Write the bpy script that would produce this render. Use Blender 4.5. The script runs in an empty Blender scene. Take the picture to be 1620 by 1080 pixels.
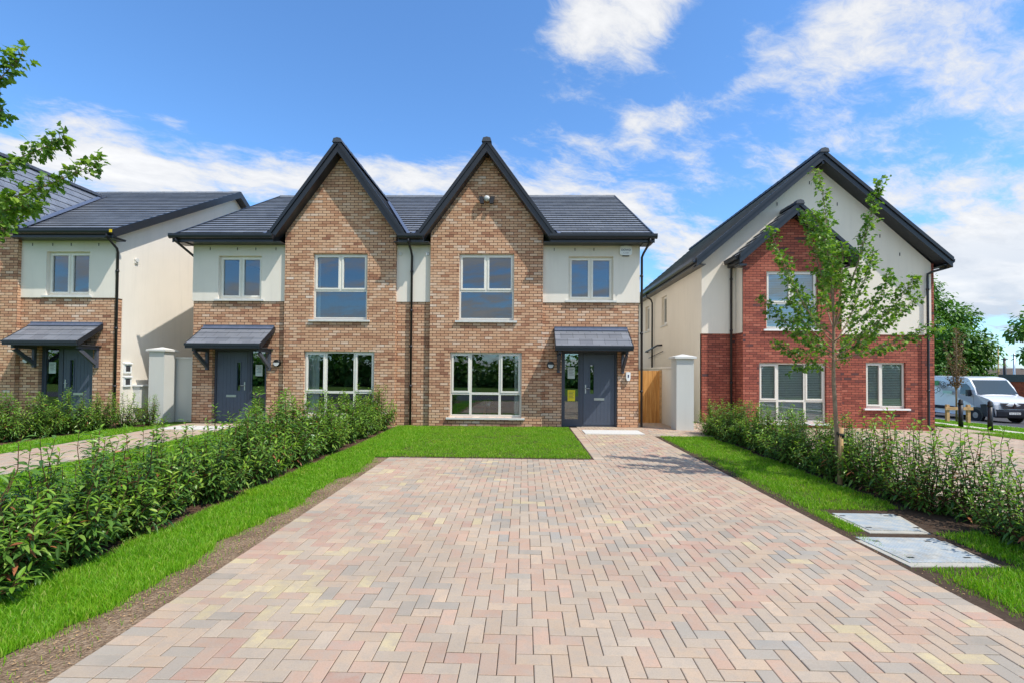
import bpy, math, random
import numpy as np
from mathutils import Vector, Matrix
R=math.radians
sc=bpy.context.scene; C=sc.collection
# ---------------------------------------------------------------- camera
cam=bpy.data.cameras.new("camera"); co=bpy.data.objects.new("camera",cam); C.objects.link(co)
cam.sensor_width=36; cam.lens=776.7/1620*36; cam.shift_y=0.0216; cam.clip_start=.05; cam.clip_end=6000
def cam_axes(yaw,pitch,roll):
    cy,sy=math.cos(yaw),math.sin(yaw); cp,sp=math.cos(pitch),math.sin(pitch)
    f=Vector((-sy*cp,cy*cp,sp)); r=Vector((cy,sy,0)); d=f.cross(r)
    r2=math.cos(roll)*r-math.sin(roll)*d
    return r2,f.cross(r2),f
r_,d_,f_=cam_axes(.0252,.0192,.0079)
m=Matrix((( r_.x,-d_.x,-f_.x,3.137),(r_.y,-d_.y,-f_.y,-13.636),(r_.z,-d_.z,-f_.z,1.4747),(0,0,0,1)))
co.matrix_world=m; sc.camera=co
# ---------------------------------------------------------------- world, sun, exposure
SUN_EL=R(55); SUN_AZ=R(58)          # azimuth measured from -Y towards +X
sc.view_settings.view_transform='Standard'; sc.view_settings.look='None'; sc.view_settings.gamma=1
sc.view_settings.exposure=0.75
sd=Vector((math.sin(SUN_AZ)*math.cos(SUN_EL),-math.cos(SUN_AZ)*math.cos(SUN_EL),math.sin(SUN_EL)))
sl=bpy.data.lights.new("sun",'SUN'); sl.energy=2.6; sl.angle=R(.53); sl.color=(1,.962,.90)
so=bpy.data.objects.new("sun",sl); C.objects.link(so); so.rotation_euler=sd.to_track_quat('Z','Y').to_euler()
so.location=(20,-20,30)
W=bpy.data.worlds.new("World"); sc.world=W; W.use_nodes=True
nt=W.node_tree; N=nt.nodes; L=nt.links; N.clear()
class NB:
    """tiny node builder"""
    def __init__(s,tree): s.t=tree; s.n=tree.nodes; s.l=tree.links
    def node(s,typ,**kw):
        nd=s.n.new(typ)
        for k,v in kw.items():
            if k=='ins':
                for a,b in v.items(): s.inp(nd,a,b)
            else: setattr(nd,k,v)
        return nd
    def inp(s,nd,a,b):
        sk=nd.inputs[a]
        if isinstance(b,bpy.types.NodeSocket): s.l.new(b,sk)
        else:
            sk.default_value=b
    def m(s,op,a,b=None,c=None,clamp=False):
        nd=s.n.new('ShaderNodeMath'); nd.operation=op; nd.use_clamp=clamp
        for i,v in enumerate((a,b,c)):
            if v is not None: s.inp(nd,i,v)
        return nd.outputs[0]
    def vm(s,op,a,b=None,out=0,scale=None):
        nd=s.n.new('ShaderNodeVectorMath'); nd.operation=op
        s.inp(nd,0,a)
        if b is not None: s.inp(nd,1,b)
        if scale is not None: s.inp(nd,'Scale',scale)
        return nd.outputs[out]
    def mr(s,v,a,b,c=0,d=1,smooth=True):
        nd=s.n.new('ShaderNodeMapRange'); nd.interpolation_type='SMOOTHSTEP' if smooth else 'LINEAR'
        for i,x in enumerate((v,a,b,c,d)): s.inp(nd,i,x)
        return nd.outputs[0]
    def mix(s,f,a,b,blend='MIX'):
        nd=s.n.new('ShaderNodeMix'); nd.data_type='RGBA'; nd.blend_type=blend
        s.inp(nd,0,f); s.inp(nd,6,a if isinstance(a,bpy.types.NodeSocket) else (*a,1)); s.inp(nd,7,b if isinstance(b,bpy.types.NodeSocket) else (*b,1))
        return nd.outputs[2]
    def noise(s,vec,scale,detail=4,rough=.55,out=0,dist=0):
        nd=s.n.new('ShaderNodeTexNoise'); s.inp(nd,'Scale',scale); s.inp(nd,'Detail',detail); s.inp(nd,'Roughness',rough); s.inp(nd,'Distortion',dist)
        if vec is not None: s.inp(nd,'Vector',vec)
        return nd.outputs[out]
    def ramp(s,f,stops,interp='LINEAR'):
        nd=s.n.new('ShaderNodeValToRGB'); cr=nd.color_ramp; cr.interpolation=interp
        while len(cr.elements)<len(stops): cr.elements.new(.5)
        for e,(p,c) in zip(cr.elements,stops): e.position=p; e.color=(*c,1)
        s.inp(nd,0,f); return nd.outputs[0]
def ray_dir(x,y):
    v=f_+r_*((x-810)/776.7)+d_*((y-575)/776.7); return v.normalized()
def build_world():
    b=NB(nt)
    sky=b.node('ShaderNodeTexSky',sky_type='NISHITA',sun_disc=False,sun_elevation=SUN_EL,sun_rotation=math.pi-SUN_AZ,altitude=50,air_density=1.0,dust_density=.35,ozone_density=2.2)
    tc=b.node('ShaderNodeTexCoord').outputs['Generated']
    dirn=b.vm('NORMALIZE',tc)
    sep=b.node('ShaderNodeSeparateXYZ',ins={0:dirn})
    z=sep.outputs[2]
    den=b.m('ADD',b.m('MAXIMUM',z,0.0),.16)
    comb=b.node('ShaderNodeCombineXYZ',ins={0:b.m('DIVIDE',sep.outputs[0],den),1:b.m('DIVIDE',sep.outputs[1],den),2:0.3})
    p=comb.outputs[0]
    rp=b.node('ShaderNodeVectorRotate',ins={'Vector':p,'Angle':R(-28)}).outputs[0]; rp.node.rotation_type='Z_AXIS'; st=b.vm('MULTIPLY',b.vm('ADD',rp,b.vm('MULTIPLY',b.noise(p,2.2,4,.6,out=1),(.2,.2,0))),(.85,1.5,1))
    n1=b.noise(b.vm('ADD',st,(3.1,7.7,0)),1.05,9,.56,dist=.25)
    n2=b.noise(st,4.6,10,.66)
    nn=b.m('ADD',b.m('MULTIPLY',n1,.56),b.m('MULTIPLY',n2,.44))
    # where the sky carries its larger cloud banks (directions on the sky, with how far each bank reaches)
    banks=[((1500,90),.24,.18),((1290,80),.12,.14),((1340,190),.10,.12),((1610,300),.20,.21),((1560,450),.16,.22),((1500,500),.10,.12),((960,5),.12,.19),((890,60),.07,.12),((1020,60),.06,.10),
           ((40,205),.11,.17),((140,240),.10,.18),((240,265),.10,.19),((350,285),.10,.18),((460,290),.09,.18),((570,285),.09,.15),((660,290),.09,.18),((780,300),.08,.12),((880,295),.06,.17),((1010,320),.06,.09),((1060,355),.09,.15),((1110,400),.08,.16),((1060,440),.08,.16),
           ((1065,178),.04,.15),((1000,200),.035,.10),((1150,150),.035,.10),((1110,285),.04,.12),((1180,280),.04,.10),((590,192),.03,.15),((278,192),.03,.14),((460,148),.02,.10),((35,62),.02,.10),((820,215),.02,.10),((730,180),.02,.08),
           ((500,60),.30,-.16),((700,130),.20,-.14),((240,90),.18,-.16),((1180,215),.06,-.08),((1120,60),.06,-.16),((1440,260),.07,-.05)]
    tot=None
    for (px,py),rad,w in banks:
        v=ray_dir(px,py)
        dt=b.vm('DISTANCE',b.vm('MULTIPLY',dirn,(1,1,1.7)),(v.x,v.y,v.z*1.7),out=1)
        g=b.m('MULTIPLY',b.m('EXPONENT',b.m('MULTIPLY',b.m('POWER',b.m('DIVIDE',dt,rad),2.0),-1.0)),w)
        tot=g if tot is None else b.m('ADD',tot,g)
    # unseen broken cloud behind the viewer, added to whiten and lift the facade light
    behind=b.mr(sep.outputs[1],-.05,-.5,0,.15)
    val=b.m('ADD',b.m('ADD',b.m('ADD',b.m('MULTIPLY',b.m('SUBTRACT',nn,.5),1.75),.485),tot),behind)
    cov=b.mr(val,.51,.77,0,.96)
    thick=b.mr(val,.66,.95,0,1)
    skyc=b.mix(1.0,sky.outputs[0],(.56,.82,1.04),'MULTIPLY')
    low=b.mr(z,.02,.34,0,1)
    lit=b.mix(thick,(3.35,3.4,3.5),(4.1,4.1,4.1))
    n3=b.noise(b.vm('ADD',st,(9,1,0)),1.7,5,.5)
    greyf=b.m('MULTIPLY',b.m('SUBTRACT',1.0,low),b.mr(n3,.38,.62,0,.8))
    cl=b.mix(greyf,lit,(2.0,2.4,3.0))
    col=b.mix(cov,skyc,cl)
    bg=b.node('ShaderNodeBackground',ins={'Color':col,'Strength':.15})
    out=b.node('ShaderNodeOutputWorld'); L.new(bg.outputs[0],out.inputs[0])
build_world()
rng=np.random.default_rng(7); random.seed(7)
# ---------------------------------------------------------------- materials
def srgb(r,g,b):
    f=lambda c:((c/255+.055)/1.055)**2.4 if c>10 else c/255/12.92
    return (f(r),f(g),f(b))
def newmat(name):
    m=bpy.data.materials.new(name); m.use_nodes=True; m.node_tree.nodes.clear(); return m,NB(m.node_tree)
def finish(b,shader,disp=None):
    o=b.node('ShaderNodeOutputMaterial'); b.l.new(shader,o.inputs[0])
def pbr(b,color,rough=.6,spec=.5,metal=0,bump=None,bs=.3,bd=.01,**kw):
    p=b.node('ShaderNodeBsdfPrincipled')
    b.inp(p,'Base Color',color if isinstance(color,bpy.types.NodeSocket) else (*color,1)); b.inp(p,'Roughness',rough); b.inp(p,'Metallic',metal); b.inp(p,'Specular IOR Level',spec)
    for k,v in kw.items(): b.inp(p,k,v)
    if bump is not None:
        bn=b.node('ShaderNodeBump',ins={'Height':bump,'Strength':bs,'Distance':bd}); b.l.new(bn.outputs[0],p.inputs['Normal'])
    return p.outputs[0]
def posn(b): return b.node('ShaderNodeNewGeometry').outputs['Position']
def simple(name,col,rough=.5,spec=.5,metal=0,var=.12,scale=6,bs=.1,bscale=60,**kw):
    m,b=newmat(name); P=b.node('ShaderNodeTexCoord').outputs['Object']
    n=b.noise(P,scale,5,.6); c=b.mix(b.mr(n,.3,.7,0,1),tuple(x*(1-var) for x in col),tuple(min(1,x*(1+var)) for x in col))
    finish(b,pbr(b,c,rough,spec,metal,bump=b.noise(P,bscale,3),bs=bs,bd=.004,**kw)); return m
def brick_mat(name,stops,mortar,bw=.225,bh=.075,mw=.010,clump=None):
    m,b=newmat(name)
    g=b.node('ShaderNodeNewGeometry'); P=g.outputs['Position']; s=b.node('ShaderNodeSeparateXYZ',ins={0:P}); n=b.node('ShaderNodeSeparateXYZ',ins={0:g.outputs['True Normal']})
    side=b.m('GREATER_THAN',b.m('ABSOLUTE',n.outputs[0]),.5)
    u=b.m('ADD',b.m('MULTIPLY',s.outputs[0],b.m('SUBTRACT',1.0,side)),b.m('MULTIPLY',s.outputs[1],side))
    wob=b.m('MULTIPLY',b.m('SUBTRACT',b.noise(P,9,2),.5),.007)
    zz=b.m('ADD',b.m('DIVIDE',b.m('ADD',s.outputs[2],wob),bh),40.0)
    row=b.m('FLOOR',zz); fz=b.m('MULTIPLY',b.m('FRACT',zz),bh)
    uu=b.m('ADD',b.m('DIVIDE',b.m('ADD',u,wob),bw),b.m('MULTIPLY',b.m('MODULO',row,2.0),.5)); uu=b.m('ADD',uu,200.0)
    col=b.m('FLOOR',uu); fu=b.m('MULTIPLY',b.m('FRACT',uu),bw)
    ez=b.m('MINIMUM',fz,b.m('SUBTRACT',bh,fz)); eu=b.m('MINIMUM',fu,b.m('SUBTRACT',bw,fu))
    e=b.m('MINIMUM',ez,eu)
    e=b.m('ADD',e,b.m('MULTIPLY',b.m('SUBTRACT',b.noise(P,70,3),.5),.004))
    isb=b.mr(e,mw*.38,mw*.62)
    wn=b.node('ShaderNodeTexWhiteNoise',noise_dimensions='2D'); cv=b.node('ShaderNodeCombineXYZ',ins={0:col,1:row}); b.l.new(cv.outputs[0],wn.inputs['Vector'])
    rnd=wn.outputs['Value']
    pv=b.node('ShaderNodeCombineXYZ',ins={0:u,1:b.m('MULTIPLY',s.outputs[2],2.0),2:0})
    patch=b.noise(pv.outputs[0],.9,3,.5)
    f=b.m('ADD',b.m('MULTIPLY',rnd,.74),b.m('MULTIPLY',b.mr(patch,.3,.7,0,1),.26),clamp=True)
    c=b.ramp(f,stops)
    streak=b.noise(b.vm('MULTIPLY',P,(1,1,3)),26,4,.6)
    c=b.mix(b.mr(streak,.35,.75,0,.42),c,b.mix(1.0,c,(.62,.50,.44),'MULTIPLY'))
    c2=b.mix(isb,mortar,c)
    finish(b,pbr(b,c2,.86,.25,bump=b.m('ADD',isb,b.m('MULTIPLY',streak,.25)),bs=.75,bd=.008)); return m
M={}
M['buff']=brick_mat('buff_brick',[(0,srgb(134,92,74)),(.09,srgb(166,118,92)),(.24,srgb(194,146,114)),(.48,srgb(210,165,130)),(.72,srgb(218,178,144)),(.88,srgb(224,192,164)),(1,srgb(232,214,196))],srgb(82,56,44),mw=.0130)
M['red']=brick_mat('red_brick',[(0,srgb(82,66,70)),(.08,srgb(106,72,70)),(.15,srgb(140,78,66)),(.4,srgb(160,89,74)),(.7,srgb(174,99,80)),(1,srgb(190,118,98))],srgb(80,54,48),mw=.0130)
M['orange']=brick_mat('orange_brick',[(0,srgb(150,70,45)),(1,srgb(185,95,60))],srgb(120,80,60))
def render_mat(name,col):
    m,b=newmat(name); P=posn(b)
    n=b.noise(P,.7,4,.6); n2=b.noise(b.vm('MULTIPLY',P,(5,5,.5)),1.2,4,.6)
    c=b.mix(b.mr(n,.3,.7,0,1),tuple(x*.965 for x in col),tuple(min(x*1.02,1) for x in col)); c=b.mix(b.mr(n2,.45,.8,0,.32),c,tuple(x*.82 for x in col))
    finish(b,pbr(b,c,.88,.2,bump=b.noise(P,140,3,.6),bs=.25,bd=.002)); return m
M['render']=render_mat('cream_render',srgb(234,224,208))
M['grey_render']=render_mat('grey_render',srgb(206,204,196))
M['stone']=simple('cap_stone',srgb(214,212,205),.8,.2,var=.06)
M['upvc']=simple('cream_upvc',srgb(232,226,212),.35,.5,var=.03)
M['white']=simple('white_plastic',srgb(242,242,238),.35,.5,var=.03)
M['dark']=simple('dark_fascia',srgb(34,37,42),.33,.5,var=.1)
M['darkrough']=simple('dark_soffit',srgb(66,66,68),.6,.4,var=.1)
M['ridge']=simple('ridge_tile',srgb(70,73,80),.5,.4,var=.08)
M['pipe']=simple('black_pipe',srgb(38,36,38),.35,.5,var=.1)
M['door']=simple('slate_grey_paint',srgb(76,84,98),.38,.5,var=.04)
M['doorframe']=simple('dark_grey_frame',srgb(66,72,84),.4,.5,var=.04)
M['wood_paint']=simple('dark_painted_timber',srgb(78,80,88),.6,.4,var=.12)
M['steel']=simple('brushed_steel',(.62,.62,.6),.3,.5,1,var=.05)
M['lead']=simple('lead_flashing',srgb(92,100,118),.42,.5,var=.15)
M['room']=simple('room_wall',(.22,.21,.19),.8,.2,var=.05)
M['roomdark']=simple('room_floor',(.07,.055,.045),.6,.3,var=.1)
M['paper']=simple('paper',(.55,.60,.55),.7,.2,var=.05)
M['yellowpaper']=simple('yellow_paper',srgb(225,205,50),.7,.2,var=.06)
M['yellow']=simple('yellow_tape',srgb(225,190,20),.5,.4,var=.05)
M['blind']=simple('blind_slat',(.86,.87,.84),.5,.4,var=.03)
M['black']=simple('black',(.012,.012,.013),.35,.5,var=.1)
M['lampglass']=simple('opal_glass',(.62,.62,.60),.2,.5,var=.03)
M['concrete']=simple('concrete',srgb(182,176,162),.85,.2,var=.12,scale=3,bs=.3)
M['granite']=simple('pale_granite',srgb(214,210,200),.75,.3,var=.08,scale=30,bs=.2)
M['bark']=simple('tree_bark',srgb(150,128,104),.85,.2,var=.25,scale=14,bs=.7,bscale=40)
M['timber']=simple('pine_timber',srgb(196,158,112),.75,.2,var=.18,scale=9,bs=.3)
M['rubber']=simple('rubber',(.02,.02,.02),.7,.3)
M['asphalt']=simple('asphalt',(.085,.085,.09),.9,.2,var=.15,scale=2,bs=.4,bscale=120)
M['bollard']=simple('bollard_paint',(.018,.018,.02),.45,.4)
M['kerb']=simple('kerb_concrete',srgb(180,176,166),.85,.2,var=.08)
M['footpath']=simple('footpath_concrete',srgb(206,198,180),.85,.2,var=.06,scale=1.5)
M['vanpaint']=simple('white_van_paint',srgb(226,229,232),.18,.6,var=.02,bs=0,**{'Coat Weight':.6,'Coat Roughness':.05})
M['vanblack']=simple('dark_trim',(.02,.022,.03),.4,.5)
M['chrome']=simple('chrome',(.7,.7,.72),.12,.5,1)
M['green']=simple('green_print',srgb(60,150,80),.4)
M['ink']=simple('dark_print',(.02,.022,.03),.4)
M['navy']=simple('navy_print',srgb(40,48,90),.4)
M['teal']=simple('teal_fabric',srgb(30,105,85),.8,.2)
M['slate']=None
def tile_mat():
    m,b=newmat('roof_tile'); g=b.node('ShaderNodeTexCoord').outputs['Object']
    s=b.node('ShaderNodeSeparateXYZ',ins={0:g})
    n=b.noise(g,1.3,4,.6); n2=b.noise(g,60,3)
    nn=b.node('ShaderNodeSeparateXYZ',ins={0:b.node('ShaderNodeNewGeometry').outputs['True Normal']})
    side=b.m('GREATER_THAN',b.m('ABSOLUTE',nn.outputs[0]),.3)
    u=b.m('ADD',b.m('MULTIPLY',s.outputs[0],b.m('SUBTRACT',1.0,side)),b.m('MULTIPLY',s.outputs[1],side))
    v=b.m('FLOOR',b.m('MULTIPLY',s.outputs[2],6.2))
    uu=b.m('ADD',b.m('DIVIDE',u,.33),b.m('ADD',b.m('MULTIPLY',b.m('MODULO',v,2.0),.5),100.0))
    cell=b.m('FLOOR',uu); fr=b.m('FRACT',uu)
    wn=b.node('ShaderNodeTexWhiteNoise',noise_dimensions='2D'); cv=b.node('ShaderNodeCombineXYZ',ins={0:cell,1:v}); b.l.new(cv.outputs[0],wn.inputs['Vector'])
    j=b.m('LESS_THAN',b.m('MINIMUM',fr,b.m('SUBTRACT',1.0,fr)),.012)
    c=b.mix(wn.outputs['Value'],srgb(108,111,117),srgb(128,131,137)); c=b.mix(b.mr(n,.4,.7,0,.3),c,srgb(132,134,138)); c=b.mix(j,c,srgb(46,48,54))
    finish(b,pbr(b,c,.44,.5,bump=b.m('SUBTRACT',n2,b.m('MULTIPLY',j,2.0)),bs=.25,bd=.004)); return m
M['slate']=tile_mat()
def glass_mat(name,tint=.8,k=.11):
    m,b=newmat(name)
    fr=b.node('ShaderNodeFresnel',ins={'IOR':1.5}).outputs[0]
    f=b.m('ADD',b.m('MULTIPLY',fr,1.5),k,clamp=True)
    P=b.node('ShaderNodeTexCoord').outputs['Object']
    bn=b.node('ShaderNodeBump',ins={'Height':b.noise(P,1.6,2),'Strength':.12,'Distance':.004})
    gl=b.node('ShaderNodeBsdfGlossy',ins={'Color':(.92,.97,1,1),'Roughness':.01}); b.l.new(bn.outputs[0],gl.inputs['Normal'])
    tr=b.node('ShaderNodeBsdfTransparent',ins={'Color':(tint*.93,tint,tint*.97,1)})
    mx=b.node('ShaderNodeMixShader',ins={0:f,1:tr.outputs[0],2:gl.outputs[0]}); finish(b,mx.outputs[0]); return m
M['glass']=glass_mat('window_glass')
def leaf_mat(name,cols,rough=.42,trans=.3,spec=.45,noise=True):
    m,b=newmat(name); g=b.node('ShaderNodeNewGeometry')
    c=b.ramp(g.outputs['Random Per Island'],cols)
    if noise:
        n=b.noise(g.outputs['Position'],2.2,3); c=b.mix(b.mr(n,.3,.7,0,.35),c,b.mix(1.0,c,(1.25,1.1,.75),'MULTIPLY')); c=b.mix(b.mr(b.noise(g.outputs['Position'],.9,4,.7),.5,.72,0,.45),c,b.mix(1.0,c,(1.35,1.08,.9),'MULTIPLY'))
    p=pbr(b,c,rough,spec)
    t=b.node('ShaderNodeBsdfTranslucent'); b.l.new(b.mix(1.0,c,(1.25,1.35,.5),'MULTIPLY'),t.inputs[0])
    mx=b.node('ShaderNodeMixShader',ins={0:trans,1:p,2:t.outputs[0]}); finish(b,mx.outputs[0]); return m
M['laurel']=leaf_mat('laurel_leaf',[(0,srgb(62,94,40)),(.4,srgb(82,120,48)),(.8,srgb(108,144,58)),(1,srgb(134,162,72))],.36,.22,.45)
M['laurel_young']=leaf_mat('laurel_young_leaf',[(0,srgb(104,148,48)),(.6,srgb(132,172,56)),(1,srgb(162,188,74))],.36,.35)
M['laurel_red']=leaf_mat('laurel_brown_leaf',[(0,srgb(118,64,44)),(1,srgb(168,104,66))],.5,.15)
M['laurel_old']=leaf_mat('laurel_yellow_leaf',[(0,srgb(128,138,62)),(1,srgb(164,160,80))],.5,.2)
M['maple']=leaf_mat('maple_leaf',[(0,srgb(70,106,38)),(.5,srgb(100,140,50)),(1,srgb(146,178,74))],.45,.4)
M['fartree']=leaf_mat('sycamore_leaf',[(0,srgb(62,104,42)),(.6,srgb(90,136,50)),(1,srgb(120,158,66))],.55,.3)
M['brownleaf']=leaf_mat('withered_leaf',[(0,srgb(96,72,50)),(1,srgb(140,112,78))],.6,.2)
M['grass']=leaf_mat('grass_blade',[(0,srgb(96,154,26)),(.45,srgb(120,174,32)),(.85,srgb(146,190,48)),(1,srgb(190,192,110))],.5,.35,.3)
M['stem']=simple('shrub_stem',srgb(96,70,50),.8,.2,var=.2)
M['greenstem']=simple('green_stem',srgb(110,120,60),.7,.3,var=.2)
def soil_mat(name,a,bc,scale=40):
    m,b=newmat(name); P=posn(b)
    n=b.noise(P,scale,6,.7); n2=b.noise(P,3,4); v=b.node('ShaderNodeTexVoronoi',ins={'Scale':scale*1.3,'Vector':b.vm('MULTIPLY',P,(1,1.6,1))})
    c=b.mix(b.mr(n,.35,.68,0,1),a,bc); c=b.mix(b.mr(n2,.4,.7,0,.5),c,tuple(x*.65 for x in a)); c=b.mix(b.m('MULTIPLY',b.mr(v.outputs['Distance'],.0,.35,1,0),.35),c,tuple(min(1,x*1.5) for x in bc))
    finish(b,pbr(b,c,.95,.1,bump=b.m('ADD',n,v.outputs['Distance']),bs=.9,bd=.02)); return m
M['soil']=soil_mat('dry_soil',srgb(132,107,84),srgb(182,156,128))
M['mulch']=soil_mat('bark_mulch',srgb(78,58,48),srgb(132,104,84),26)
M['field']=soil_mat('rough_grass',srgb(76,104,42),srgb(110,136,56),6)
M['lawn']=soil_mat('lawn_base',srgb(66,104,24),srgb(92,140,30),60)
M['sand']=simple('joint_sand',srgb(78,64,53),.95,.1,var=.2,scale=30)
def paver_mat():
    m,b=newmat('paving_block'); P=posn(b)
    a=b.node('ShaderNodeAttribute',attribute_name='tint').outputs['Color']
    n=b.noise(P,7,4,.6); n2=b.noise(P,120,4,.7); n3=b.noise(P,1.1,3)
    n4=b.noise(P,14,3,.6); c=b.mix(b.mr(n,.38,.62,0,.36),a,srgb(190,170,148)); c=b.mix(b.mr(n4,.45,.66,0,.28),c,srgb(166,156,143)); c=b.mix(b.mr(n2,.4,.75,0,.25),c,tuple(x*.6 for x in srgb(160,130,110)))
    c=b.mix(b.mr(n3,.35,.7,0,.2),c,srgb(134,122,108)); c=b.mix(b.mr(b.noise(P,.45,5,.65),.48,.7,0,.22),c,srgb(140,128,114))
    finish(b,pbr(b,c,.88,.22,bump=n2,bs=.35,bd=.004)); return m
M['paver']=paver_mat()
def plate_mat():
    m,b=newmat('galvanised_plate'); P=posn(b)
    s=b.node('ShaderNodeSeparateXYZ',ins={0:P}); k=95
    chk=b.m('MULTIPLY',b.m('SINE',b.m('MULTIPLY',b.m('ADD',s.outputs[0],s.outputs[1]),k)),b.m('SINE',b.m('MULTIPLY',b.m('SUBTRACT',s.outputs[0],s.outputs[1]),k)))
    n=b.noise(P,9,5,.65)
    c=b.mix(b.mr(n,.35,.7,0,1),srgb(164,174,178),srgb(196,192,180)); c=b.mix(b.mr(chk,.2,.7,0,.3),c,srgb(210,215,216))
    c=b.mix(b.mr(b.noise(P,3.2,6,.7),.48,.7,0,.6),c,srgb(150,140,122)); finish(b,pbr(b,c,.6,.4,.1,bump=chk,bs=.5,bd=.004)); return m
M['plate']=plate_mat()
def gate_mat():
    m,b=newmat('gate_boards'); P=b.node('ShaderNodeTexCoord').outputs['Object']
    n=b.noise(b.vm('MULTIPLY',P,(14,14,1.2)),1.5,5,.6)
    c=b.mix(b.mr(n,.3,.7,0,1),srgb(186,128,66),srgb(214,160,92)); finish(b,pbr(b,c,.6,.3,bump=n,bs=.2,bd=.004)); return m
M['gatewood']=gate_mat()
# ---------------------------------------------------------------- mesh helpers
class MB:
    def __init__(s): s.v=[]; s.f=[]; s.mi=[]; s.mx=1; s.cur=0; s.sm=[]
    def face(s,pts,mi=None,smooth=False):
        k=len(s.v); s.v+= [(p[0]*s.mx,p[1],p[2]) for p in pts]; idx=list(range(k,k+len(pts)))
        if s.mx<0: idx.reverse()
        s.f.append(idx); s.mi.append(s.cur if mi is None else mi); s.sm.append(smooth)
    def box(s,x0,x1,y0,y1,z0,z1,mi=None):
        p=[(x0,y0,z0),(x1,y0,z0),(x1,y1,z0),(x0,y1,z0),(x0,y0,z1),(x1,y0,z1),(x1,y1,z1),(x0,y1,z1)]
        for q in ((0,3,2,1),(4,5,6,7),(0,1,5,4),(1,2,6,5),(2,3,7,6),(3,0,4,7)): s.face([p[i] for i in q],mi)
    def hexa(s,p,mi=None):   # 8 points, bottom ring then top ring
        for q in ((0,3,2,1),(4,5,6,7),(0,1,5,4),(1,2,6,5),(2,3,7,6),(3,0,4,7)): s.face([p[i] for i in q],mi)
    def prism(s,poly,axis,a,b,mi=None):  # poly 2D list, extruded along axis 'x','y','z'
        def P(q,t): return {'x':(t,q[0],q[1]),'y':(q[0],t,q[1]),'z':(q[0],q[1],t)}[axis]
        s.face([P(q,a) for q in poly],mi); s.face([P(q,b) for q in reversed(poly)],mi)
        n=len(poly)
        for i in range(n):
            j=(i+1)%n; s.face([P(poly[j],a),P(poly[i],a),P(poly[i],b),P(poly[j],b)],mi)
    def tube(s,path,rad,n=10,mi=None,caps=True,smooth=True):
        path=[Vector(p) for p in path]; rads=rad if isinstance(rad,(list,tuple)) else [rad]*len(path)
        rings=[]; prev=None
        for i,p in enumerate(path):
            t=(path[min(i+1,len(path)-1)]-path[max(i-1,0)]).normalized()
            if prev is None: a=t.orthogonal().normalized()
            else:
                a=(prev-t*prev.dot(t)); a=a.normalized() if a.length>1e-6 else t.orthogonal().normalized()
            prev=a; bb=t.cross(a)
            rings.append([p+(a*math.cos(2*math.pi*k/n)+bb*math.sin(2*math.pi*k/n))*rads[i] for k in range(n)])
        k0=len(s.v)
        for r in rings: s.v+=[(q[0]*s.mx,q[1],q[2]) for q in r]
        for i in range(len(rings)-1):
            for k in range(n):
                q=[k0+i*n+k,k0+i*n+(k+1)%n,k0+(i+1)*n+(k+1)%n,k0+(i+1)*n+k]
                if s.mx<0: q.reverse()
                s.f.append(q); s.mi.append(s.cur if mi is None else mi); s.sm.append(smooth)
        if caps:
            for base,rv in ((k0,True),(k0+(len(rings)-1)*n,False)):
                q=list(range(base,base+n)); 
                if rv!=(s.mx<0): q.reverse()
                s.f.append(q); s.mi.append(s.cur if mi is None else mi); s.sm.append(False)
    def build(s,name,mats,parent=None,loc=None):
        me=bpy.data.meshes.new(name); me.from_pydata(s.v,[],s.f)
        if not isinstance(mats,(list,tuple)): mats=[mats]
        for m in mats: me.materials.append(m if not isinstance(m,str) else M[m])
        me.polygons.foreach_set('material_index',s.mi); me.polygons.foreach_set('use_smooth',s.sm); me.update()
        o=bpy.data.objects.new(name,me); C.objects.link(o)
        if parent is not None: o.parent=parent
        if loc is not None: o.location=loc
        return o
def empty(name,loc=(0,0,0),rz=0):
    o=bpy.data.objects.new(name,None); C.objects.link(o); o.location=loc; o.rotation_euler=(0,0,rz); o.empty_display_size=.2; return o
def tag(o,label,cat,group=None,kind=None):
    o['label']=label; o['category']=cat
    if group: o['group']=group
    if kind: o['kind']=kind
    return o
def npmesh(name,V,F,nper,mats,mi=None,smooth=False):
    """V (n,3) verts, F flat loop index array, nper array of verts per face"""
    me=bpy.data.meshes.new(name); me.vertices.add(len(V)); me.vertices.foreach_set('co',np.asarray(V,np.float32).ravel())
    me.loops.add(len(F)); me.loops.foreach_set('vertex_index',np.asarray(F,np.int32))
    nper=np.asarray(nper,np.int32); me.polygons.add(len(nper)); st=np.concatenate([[0],np.cumsum(nper)[:-1]]).astype(np.int32)
    me.polygons.foreach_set('loop_start',st)
    for m in mats: me.materials.append(M[m])
    if mi is not None: me.polygons.foreach_set('material_index',np.asarray(mi,np.int32))
    me.polygons.foreach_set('use_smooth',np.full(len(nper),smooth)); me.update(calc_edges=True); me.validate(); return me
def gz(x,y):
    return .0115*max(min(y,0),-14)-.025*min(max(0,x-8),22)-.03*min(max(0,x-17),10)
gzv=np.vectorize(gz)
def grid_sheet(name,xs,ys,dz,mat,label=None,cat=None,kind='structure',xl=None,xr=None):
    """sheet draped on the ground; xl/xr optional functions of y for ragged sides"""
    mb=MB(); P=[]
    for y in ys:
        a=xl(y) if xl else xs[0]; b=xr(y) if xr else xs[-1]; row=[]
        for x in xs:
            t=(x-xs[0])/(xs[-1]-xs[0]); X=a+(b-a)*t if (xl or xr) else x; row.append((X,y,gz(X,y)+dz))
        P.append(row)
    for j in range(len(ys)-1):
        for i in range(len(xs)-1): mb.face([P[j][i],P[j][i+1],P[j+1][i+1],P[j+1][i]],smooth=True)
    o=mb.build(name,mat)
    if kind: o['kind']=kind
    if label: tag(o,label,cat)
    return o
def fr(a,b,n): return [a+(b-a)*i/n for i in range(n+1)]
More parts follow.
